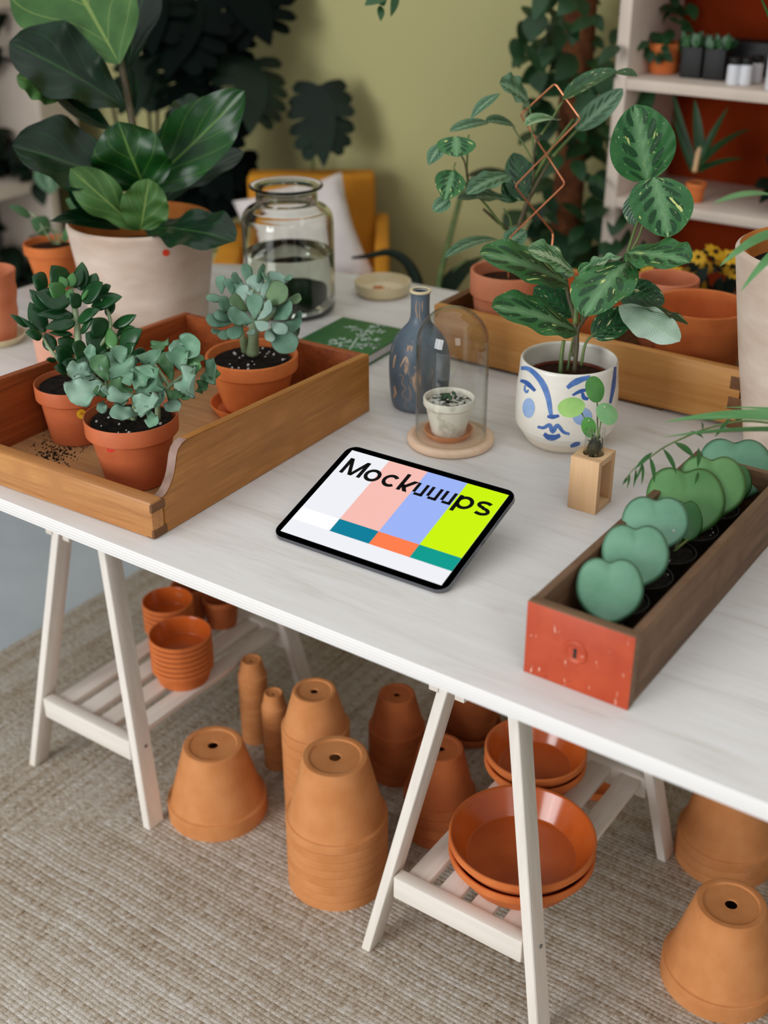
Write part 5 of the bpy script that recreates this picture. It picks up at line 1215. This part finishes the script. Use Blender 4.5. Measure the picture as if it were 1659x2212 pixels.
# armchair and cushion
acp = dep(673, 375, 3.25)
ac = thing('armchair', 'mustard yellow armchair against the olive wall behind the table', 'armchair', (acp.x, acp.y, 0), YAW)
obj('backrest', bx(-.170, .168, -.02, .06, .20, acp.z, .012), M['yellow'], ac, smooth=60)
obj('seat', bx(-.165, .165, -.36, -.02, .22, .33, .02), M['yellow'], ac, smooth=60)
obj('armrest', bx(.168, .205, -.36, .05, .06, .60, .010), M['yellow'], ac, smooth=60)
obj('armrest', bx(-.235, -.172, -.36, .05, .06, .575, .010), M['yellow'], ac, smooth=60)
for x in (-.15, .14):
    for y in (-.33, .02): obj('leg', bx(x, x+.02, y, y+.02, 0, .22), M['pine_dark'], ac)
def cushion(w, h, t):
    bm = NB(); N = 18; g = {}
    for sg in (1, -1):
        for i in range(N+1):
            for j in range(N+1):
                u, v = -1+2*i/N, -1+2*j/N
                pinch = 1-.10*(1-abs(u)**2)*abs(v)**3; pinch2 = 1-.10*(1-abs(v)**2)*abs(u)**3
                z = t/2*sg*((1-u**4)*(1-v**4))**.5
                g[sg, i, j] = bm.verts.new((u*w/2*pinch2, v*h/2*pinch, z+.006*mnoise.noise(Vector((u*2, v*2, sg)))))
        for i in range(N):
            for j in range(N):
                q = (g[sg, i, j], g[sg, i+1, j], g[sg, i+1, j+1], g[sg, i, j+1]); bm.faces.new(q if sg > 0 else q[::-1])
    bmesh.ops.remove_doubles(bm, verts=bm.verts, dist=.0008); return bm
cp = dep(654, 512, 3.095)
cu = solo('cushion', cushion(.29, .295, .085), M['linen'], 'white linen cushion standing in the yellow armchair', 'cushion', smooth=180)
zc = cdir(0, .25, 1).normalized(); xc = cdir(.955, .295, 0); xc = (xc-zc*xc.dot(zc)).normalized(); yc = zc.cross(xc)
cu.matrix_world = Matrix(((xc.x, yc.x, zc.x, cp.x), (xc.y, yc.y, zc.y, cp.y), (xc.z, yc.z, zc.z, cp.z), (0, 0, 0, 1)))

# monsteras: blades cut into fingers from the midrib
def monstera(bm, b, t, W, n, fingers=6, droop=.12, seed=0):
    r = random.Random(seed); b = Vector(b); t = Vector(t); L = (t-b).length; T = (t-b).normalized(); n = Vector(n); n = (n-T*n.dot(T)).normalized(); S = T.cross(n)
    leaf(bm, b-T*L*.02, t, W*.42, n, .06, 'ov', nv=12, nu=4)
    for sg in (1, -1):
        for k in range(fingers):
            f = (k+.35)/fingers; a = math.radians(108-58*f+r.uniform(-4, 4))
            half = W*.5*max(.2, math.sin(PI*(.20+.74*f)))**.6
            p = b+T*L*(.01+.74*f)
            e = p+(S*sg+T/math.tan(a))*half-n*droop*W*r.uniform(.2, 1)
            leaf(bm, p, e, L/fingers*r.uniform(.92, 1.08), n+S*sg*.2, .10, 'fg', nv=10, nu=3)
    return bm
def mleaf(parent, m, bp, tp, wpx, d0, d1, n=(0, .3, 1), seed=0, droop=.12):
    bm = monstera(NB(), dep(*bp, d0), dep(*tp, d1), wpx*(d0+d1)/2/F, cdir(*n), seed=seed, droop=droop)
    return obj('leaf', bm, m, parent, world=True, smooth=180)
mo = dep(300, 560, 3.50)
mon = thing('monstera', 'large dark monstera filling the corner behind the fiddle-leaf fig', 'houseplant', (mo.x, mo.y, 0))
mp = lathe(NB(), up_prof(.16, .12, .28, .05, .008), 48); obj('pot', mp, M['black_pot'], mon, smooth=50)
obj('soil', soil_bm(.145, .26, .004), M['soil'], mon, smooth=180)
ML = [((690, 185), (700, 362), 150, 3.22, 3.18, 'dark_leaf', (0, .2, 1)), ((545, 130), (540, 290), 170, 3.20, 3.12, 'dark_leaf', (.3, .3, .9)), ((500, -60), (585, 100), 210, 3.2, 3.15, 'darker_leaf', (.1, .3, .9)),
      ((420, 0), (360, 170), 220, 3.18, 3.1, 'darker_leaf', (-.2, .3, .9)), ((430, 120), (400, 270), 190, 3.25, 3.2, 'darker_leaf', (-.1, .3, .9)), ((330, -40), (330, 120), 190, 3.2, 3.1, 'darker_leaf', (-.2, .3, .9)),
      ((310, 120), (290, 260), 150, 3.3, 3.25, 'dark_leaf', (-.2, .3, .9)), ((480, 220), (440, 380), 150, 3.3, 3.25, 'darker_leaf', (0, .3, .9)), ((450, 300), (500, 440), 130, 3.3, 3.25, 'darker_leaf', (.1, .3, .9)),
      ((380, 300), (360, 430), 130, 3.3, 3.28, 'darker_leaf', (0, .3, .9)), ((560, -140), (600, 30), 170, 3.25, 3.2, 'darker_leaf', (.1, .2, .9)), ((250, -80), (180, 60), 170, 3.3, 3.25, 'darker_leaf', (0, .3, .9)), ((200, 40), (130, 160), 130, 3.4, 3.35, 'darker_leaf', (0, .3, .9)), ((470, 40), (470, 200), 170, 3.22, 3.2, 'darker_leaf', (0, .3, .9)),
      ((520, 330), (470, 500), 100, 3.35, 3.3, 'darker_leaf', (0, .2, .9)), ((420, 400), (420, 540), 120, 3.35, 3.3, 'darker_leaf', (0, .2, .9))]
def wall_stems(o, m, lines, name):      # keep the stalks in front of the wall
    stems(o, m, [([(x, y, min(d, dY(x, y, 2.72))) for x, y, d in pts], a, b) for pts, a, b in lines], name)
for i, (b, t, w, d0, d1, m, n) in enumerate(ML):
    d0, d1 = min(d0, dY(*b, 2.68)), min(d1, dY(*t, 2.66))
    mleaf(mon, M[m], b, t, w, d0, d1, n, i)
    if i != 0: wall_stems(mon, M['darker_leaf'], [([(310+rnd.uniform(-15, 15), 560, 3.50), ((320+b[0])/2+rnd.uniform(-20, 20), (560+b[1])/2+30, 3.48), (b[0], b[1], d0)], .006, .004)], 'leaf_stalk')
wall_stems(mon, M['stem'], [([(330, 560, 3.50), (560, 520, 3.56), (672, 430, 3.50), (676, 350, 3.40), (690, 190, 3.24)], .005, .004)], 'leaf_stalk')
# climbing plant on a coir pole
pb_ = at(1211, 660, .45); pb_ = dep(1211, 660, dY(1211, 660, 2.62))
cl = thing('climbing_philodendron', 'tall climbing philodendron on a coir pole between the olive wall and shelf', 'houseplant', (pb_.x, pb_.y, 0))
obj('pot', lathe(NB(), up_prof(.12, .09, .22, .04, .008), 48), M['clay_dark'], cl, smooth=50)
obj('soil', soil_bm(.108, .205, .004), M['soil'], cl, smooth=180)
obj('coir_pole', tube(NB(), [(0, 0, .19), (0, 0, .6), (0, 0, 1.0), (0, 0, 1.5)], .036, 18), M['bark'], cl, smooth=60)
r = random.Random(21); fo = NB()
for i in range(230):
    x = r.gauss(1225, 62); y = r.uniform(-80, 720)
    if x < 1105 or x > 1392: x = r.uniform(1130, 1370)
    if y > 200 and x < 1130: x += 60
    d = dY(x, y, 2.60)+r.uniform(-.14, .10)
    if abs(x-1218) < 14 and r.random() < .55: continue
    ln = r.uniform(38, 78); a = r.uniform(-1.1, 1.1)
    B = (x, y); T = (x+ln*math.sin(a), y+ln*math.cos(a))
    pleaf(fo, B, T, ln*r.uniform(.45, .8), d, d-.03, (r.uniform(-.5, .5), r.uniform(.2, .8), .8), kind=r.choice(('ov', 'ov', 'ln')), bow=.12, fold=.1, nv=7, nu=4)
obj('foliage', fo, M['vine_leaf'], cl, world=True, smooth=180)
# low dark strappy plant behind the table
lo_ = dep(905, 700, 2.72)
bl = thing('floor_plant', 'dark strap-leaved plant on the floor behind the table, tips showing above it', 'houseplant', (lo_.x, lo_.y, 0))
obj('pot', lathe(NB(), up_prof(.10, .08, .20, .03, .006), 40), M['black_pot'], bl, smooth=50)
obj('soil', soil_bm(.09, .18, .004), M['soil'], bl, smooth=180)
obj('leaf', tube(NB(), smooth_pts([dep(*p, 2.72) for p in ((905, 700), (902, 640), (896, 596), (872, 560), (838, 545), (796, 553), (760, 557))], 6), .019, 10, .003), M['dark_leaf'], bl, world=True, smooth=180)
for b, t, w, bow in (((940, 690), (1048, 552), 46, .3), ((1005, 380), (1100, 372), 34, .1)):
    lv(bl, M['dark_leaf'], bp=b, tp=t, wpx=w, d0=2.72, d1=2.70, n=(-.3, .8, .5) if bow > 0 else (.7, -.6, .3), kind='ln', bow=bow, nv=20)
stems(bl, M['stem'], [([(938, 720, 2.72), (948, 610, 2.72), (975, 500, 2.73), (1003, 395, 2.74)], .0075, .006), ([(965, 720, 2.72), (975, 600, 2.72), (1010, 560, 2.71)], .004, .003)], 'leaf_stalk')

# white shelves with a rust-red back at the right
sh = thing('shelf_unit', 'cream shelf unit with rust-red back panel on the right of the wall', 'shelf', (-1.135, 2.5, 0))
obj('upright', bx(-.028, 0, 0, .285, 0, 1.75, .002), M['cream_paint'], sh)
obj('upright', bx(1.15, 1.178, 0, .285, 0, 1.75, .002), M['cream_paint'], sh)
obj('back_panel', bx(0, 1.15, .27, .283, .05, 1.72), M['red_panel'], sh)
for z in (.30, .545, .795, 1.043, 1.33):
    obj('shelf_board', bx(0, 1.15, .002, .27, z-.022, z, .0015), M['cream_paint'], sh)
def onshelf(px, z, py_ref): return at(px, py_ref, z)
Z1, Z2 = 1.0432, .7952
def on1(px, dy): # a point on the upper shelf at a pixel column, dy behind the front
    d = ray(px, 150); s = (2.5+dy)/d.y; return Vector((d.x*s, 2.5+dy, 0))
p = on1(1432, .12)
t1 = potted('potted_ivy', 'trailing leafy plant in a terracotta pot on the upper shelf', (p.x, p.y), Z1, .040, .030, .062, .015, M['clay_red'], M['soil'], .008)
r = random.Random(8); fo = NB(); d = depth((p.x, p.y, 1.1))
for i in range(46):
    x = r.gauss(1425, 34); y = r.gauss(62, 44)
    if y > 120 and abs(x-1435) < 22: y -= 60
    dd = d+r.uniform(-.06, .05); a = r.uniform(-1.3, 1.3); ln = r.uniform(22, 44)
    pleaf(fo, (x, y), (x+ln*math.sin(a), y+ln*math.cos(a)), ln*.7, dd, dd-.01, (r.uniform(-.4, .4), .5, .8), kind='ov', bow=.15, nv=6, nu=4)
obj('foliage', fo, M['vine_leaf'], t1, world=True, smooth=180)
for i, px in enumerate((1497, 1547)):
    p = on1(px, .10)
    tb = thing('potted_moss', ['square black pot of dark green moss beside the trailing plant on the upper shelf', 'square black pot of dark moss beside the white jars on the upper shelf'][i], 'potted plant', (p.x, p.y, Z1), .1)
    obj('pot', bx(-.022, .022, -.022, .022, 0, .062, .002), M['black'], tb)
    mb = NB()
    for k in range(40):
        a, b_ = r.uniform(-.024, .024), r.uniform(-.024, .024); leaf(mb, (a, b_, .060), (a+r.uniform(-.012, .012), b_+r.uniform(-.012, .012), r.uniform(.07, .092)), .012, (0, -1, .4), .1, 'ov', nv=4, nu=2)
    obj('foliage', mb, M['mid_leaf'], tb, smooth=180)
M['white_glaze'] = mat('white_ceramic', (222, 224, 228), (210, 212, 216), 10, .4)
for i, (px, dy) in enumerate(((1586, .05), (1612, .06), (1634, .10), (1672, .03))):
    p = on1(px, dy); h = .040 if i < 3 else .075
    j = thing('jar', ['white jar with black lid, first of the row on the upper shelf', 'white jar with black lid, second of the row on the upper shelf', 'white jar with black lid, third of the row on the upper shelf', 'taller white jar with black lid at the right edge of the upper shelf'][i], 'jar', (p.x, p.y, Z1), 0, 'white jars on the upper shelf')
    obj('body', lathe(NB(), rnd_prof([(0, 0), (.0125, 0), (.0135, .004), (.0135, h-.004), (.010, h), (0, h)], .002), 28), M['white_glaze'], j, smooth=60)
    obj('lid', lathe(NB(), rnd_prof([(0, h+.0001), (.0120, h+.0001), (.0125, h+.013), (0, h+.014)], .002), 28), M['black'], j, smooth=60)
bk2 = on1(1620, .20)
solo('black_box', bx(-.09, .09, -.03, .03, 0, .068, .002), M['black'], 'black box behind the white jars on the upper shelf', 'box', (bk2.x, bk2.y, Z1))
d2 = ray(1502, 420); s2 = 2.56/d2.y
px2 = Vector((d2.x*s2, 2.56, 0))
t2 = potted('potted_dracaena', 'strappy plant with a wooden stick in a small orange pot on the lower shelf', (px2.x, px2.y), Z2, .022, .016, .042, .012, M['clay_red'], M['soil'], .005)
dd = depth((px2.x, px2.y, .84))
stems(t2, M['beech'], [([(1500, 372, dd), (1514, 302, dd)], .006, .006)], 'stick')
for b, t, w, bow in (((1502, 372), (1452, 190), 22, -.12), ((1512, 330), (1500, 214), 24, .1), ((1510, 350), (1574, 230), 16, .05), ((1508, 360), (1622, 278), 18, .2), ((1508, 370), (1606, 342), 17, .14), ((1498, 372), (1452, 250), 15, -.05)):
    lv(t2, M['vine_leaf'], bp=b, tp=t, wpx=w, d0=dd, d1=dd-.03, n=(-.2, .6, .7), kind='st', bow=bow, fold=.2)
d3 = ray(1690, 440); s3 = 2.60/d3.y
t3 = potted('potted_rubber_plant', 'dark leaved plant at the right edge of the lower shelf', (d3.x*s3, 2.60), Z2, .03, .022, .05, .012, M['black_pot'], M['soil'], .005)
dd3 = depth((d3.x*s3, 2.60, .84))
for b, t, w in (((1690, 400), (1630, 405), 44), ((1690, 390), (1655, 335), 40), ((1690, 400), (1640, 440), 26)):
    lv(t3, M['dark_leaf'], bp=b, tp=t, wpx=w, d0=dd3, d1=dd3-.03, n=(-.3, .5, .8), kind='ov', bow=.15)
# yellow flowers behind the crate
fb_ = dep(1490, 640, dY(1490, 640, 2.28))
yf = thing('potted_yellow_flowers', 'bush of yellow daisy-like flowers standing behind the wooden crate', 'potted plant', (fb_.x, fb_.y, 0))
obj('pot', lathe(NB(), up_prof(.13, .10, .42, .04, .008), 40), M['black_pot'], yf, smooth=50)
obj('soil', soil_bm(.12, .40, .004), M['soil'], yf, smooth=180)
r = random.Random(12); fo = NB(); dF = depth((fb_.x, fb_.y, .7))
for i in range(120):
    x, y = r.uniform(1375, 1640), r.uniform(560, 720); a = r.uniform(-1.5, 1.5); ln = r.uniform(30, 60); d = dF+r.uniform(-.05, .12)
    pleaf(fo, (x, y), (x+ln*math.sin(a), y-ln*math.cos(a)), ln*.5, d, d-.02, (r.uniform(-.4, .4), .5, .8), kind='ov', bow=.1, nv=5, nu=3)
obj('foliage', fo, M['dark_leaf'], yf, world=True, smooth=180)
for i, (x, y) in enumerate(((1508, 556), (1545, 545), (1525, 575), (1488, 590), (1470, 602), (1500, 600), (1440, 612), (1415, 605), (1400, 590), (1450, 590), (1560, 575), (1590, 590), (1640, 575), (1392, 560), (1430, 628), (1480, 622), (1510, 618), (1575, 556))):
    fl = NB(); d = dF-.03+r.uniform(-.04, .04); c = dep(x, y, d); n = cdir(r.uniform(-.5, .5), r.uniform(.2, .9), .8).normalized(); u = n.cross(Vector((0, 0, 1))).normalized(); v = n.cross(u); R_ = r.uniform(20, 28)*d/F
    for k in range(9):
        a = 2*PI*k/9; e = u*math.cos(a)+v*math.sin(a); leaf(fl, c+e*R_*.15, c+e*R_, R_*.55, n, .1, 'el', nv=5, nu=3)
    f_ = obj('flower', fl, M['petal'], yf, world=True, smooth=180)
    b_ = NB(); blob(b_, c+n*.002, R_*.22, 2); obj('flower_centre', b_, M['soil_brown'], f_, world=True, smooth=180)
# shelves and plants along the left wall
ls = thing('bookcase', 'pale wooden shelving with plants along the left wall', 'shelf', (-3.315, 1.75, 0))
obj('upright', bx(0, .265, .79, .815, 0, 1.8), M['cream_paint'], ls); obj('upright', bx(0, .265, -.3, -.275, 0, 1.8), M['cream_paint'], ls)
obj('upright', bx(.24, .265, .815, .93, .55, 1.8), M['cream_paint'], ls)
for z in (.14, .585, 1.11): obj('shelf_board', bx(0, .265, -.275, .79, z-.03, z), M['cream_paint'], ls)
r = random.Random(31)
for i, (x, y, n_, lab) in enumerate(((45, 305, 46, 'dark bushy plant on the left wall shelf beside the fig leaves'), (15, 590, 40, 'dark foliage plant low at the left wall behind the clay pots'), (40, 60, 26, 'dark plant high on the left wall shelving'))):
    X = -3.18; d = (X-CAM.x)/ray(x, y).x; c = dep(x, y, d)
    zb = (.585, .14, .585)[i]
    if i == 2: zb = .585; c.y = 2.25
    t = thing('shelf_plant', lab, 'potted plant', (c.x, c.y, zb+.0003))
    hh = (.08, .12, .10)[i]
    obj('pot', lathe(NB(), up_prof(.06, .045, hh, .02, .004), 32), M['black_pot'], t, smooth=50)
    fo = NB()
    for k in range(n_):
        xx, yy = r.gauss(x, 42), r.gauss(y, 40); a = r.uniform(-1.5, 1.5); ln = r.uniform(35, 70); dd = d+r.uniform(-.10, .10)
        pleaf(fo, (xx, yy), (xx+ln*math.sin(a), yy+ln*math.cos(a)), ln*.6, dd, dd-.03, (r.uniform(-.4, .4), .5, .8), kind='ov', bow=.15, nv=6, nu=4)
    tube(fo, [c, Vector((c.x, c.y, zb+hh*.9))], .008, 6)
    obj('foliage', fo, M['dark_leaf'], t, world=True, smooth=180)
    if i == 0:
        lv(t, M['prayer_grey'], bp=(100, 348), tp=(112, 420), wpx=62, d0=3.40, d1=3.36, n=(0, .2, 1), kind='ov', bow=.1)
        obj('stem', tube(NB(), smooth_pts([c, dep(80, 320, 3.5), dep(100, 348, 3.40)], 5), .003, 6), M['stem'], t, world=True, smooth=180)
# hanging pothos sprays
hp = dep(820, -260, 2.2)
hg = thing('hanging_plant', 'tip of a hanging plant dangling into the top edge of the photo', 'houseplant', (hp.x, hp.y, hp.z))
obj('pot', lathe(NB(), up_prof(.07, .05, .09, .02, .004), 40), M['clay_red'], hg, smooth=50)
stems(hg, M['stem'], [([(822, -200, 2.13), (830, -100, 2.1), (822, -10, 2.1)], .002, .0014), ([(830, -210, 2.13), (850, -100, 2.12), (856, -20, 2.1)], .002, .0014), ([(820, -270, 2.2), (812, -250, 2.14), (822, -200, 2.13)], .002, .002), ([(826, -270, 2.2), (824, -240, 2.14), (830, -210, 2.13)], .002, .002)])
for b, t, w, n in (((838, -12), (788, 12), 36, (-.2, .5, .9)), ((822, 12), (822, 46), 16, (.3, .2, .9)), ((857, -22), (844, 36), 18, (.5, .2, .8)), ((815, -20), (830, 14), 30, (-.2, .5, .9))):
    lv(hg, M['mid_leaf'], bp=b, tp=t, wpx=w, d0=2.1, d1=2.09, n=n, kind='ov', bow=.12)
# ================================================================== LIGHT AND CAMERA
def area(name, loc, target, sx, sy, power, col=(1, 1, 1)):
    l = bpy.data.lights.new(name, 'AREA'); l.shape = 'RECTANGLE'; l.size = sx; l.size_y = sy; l.energy = power; l.color = col
    o = bpy.data.objects.new(name, l); COL.objects.link(o); o.location = loc
    o.rotation_euler = (Vector(target)-Vector(loc)).to_track_quat('-Z', 'Y').to_euler()
    return o
for i, x in enumerate((-2.5, -1.25)):
    area('window_or_fill_light', (x-.3, -3.6, 1.7), (x+1.0, 1.4, .45), 1.3, 2.5, 88, (.97, .99, 1.0))
area('window_or_fill_light', (1.6, -.8, 2.2), (-.6, 1.4, .6), 1.0, 1.3, 12, (1.0, .99, .97))  # weak fill lamp added from the right, no window known there
w = bpy.data.worlds.new('room_daylight'); sc.world = w; w.use_nodes = True      # soft daylight, brightest overhead
wt = w.node_tree; bg = wt.nodes['Background']
wc = wt.nodes.new('ShaderNodeTexCoord'); ws = wt.nodes.new('ShaderNodeSeparateXYZ'); wr = wt.nodes.new('ShaderNodeMapRange'); wm_ = wt.nodes.new('ShaderNodeCombineColor')
wt.links.new(wc.outputs['Generated'], ws.inputs[0]); wt.links.new(ws.outputs[2], wr.inputs[0])
wr.inputs[1].default_value = .05; wr.inputs[2].default_value = .95; wr.inputs[3].default_value = .18; wr.inputs[4].default_value = .98
wt.links.new(wr.outputs[0], bg.inputs[1]); bg.inputs[0].default_value = (.97, .98, 1.0, 1)
wt.nodes.remove(wm_)

cam = bpy.data.cameras.new('camera'); co = bpy.data.objects.new('camera', cam); COL.objects.link(co)
cam.sensor_fit = 'HORIZONTAL'; cam.sensor_width = 24.0; cam.lens = F/1659*24.0
co.matrix_world = Matrix(((RR.x, UU.x, -FF.x, CAM.x), (RR.y, UU.y, -FF.y, CAM.y), (RR.z, UU.z, -FF.z, CAM.z), (0, 0, 0, 1)))
cam.clip_start = .05; cam.clip_end = 40
cam.dof.use_dof = True; cam.dof.focus_distance = 1.60; cam.dof.aperture_fstop = 2.6
sc.camera = co
sc.view_settings.view_transform = 'Standard'; sc.view_settings.look = 'None'
sc.view_settings.exposure = 0; sc.view_settings.gamma = 1; sc.view_settings.use_curve_mapping = False
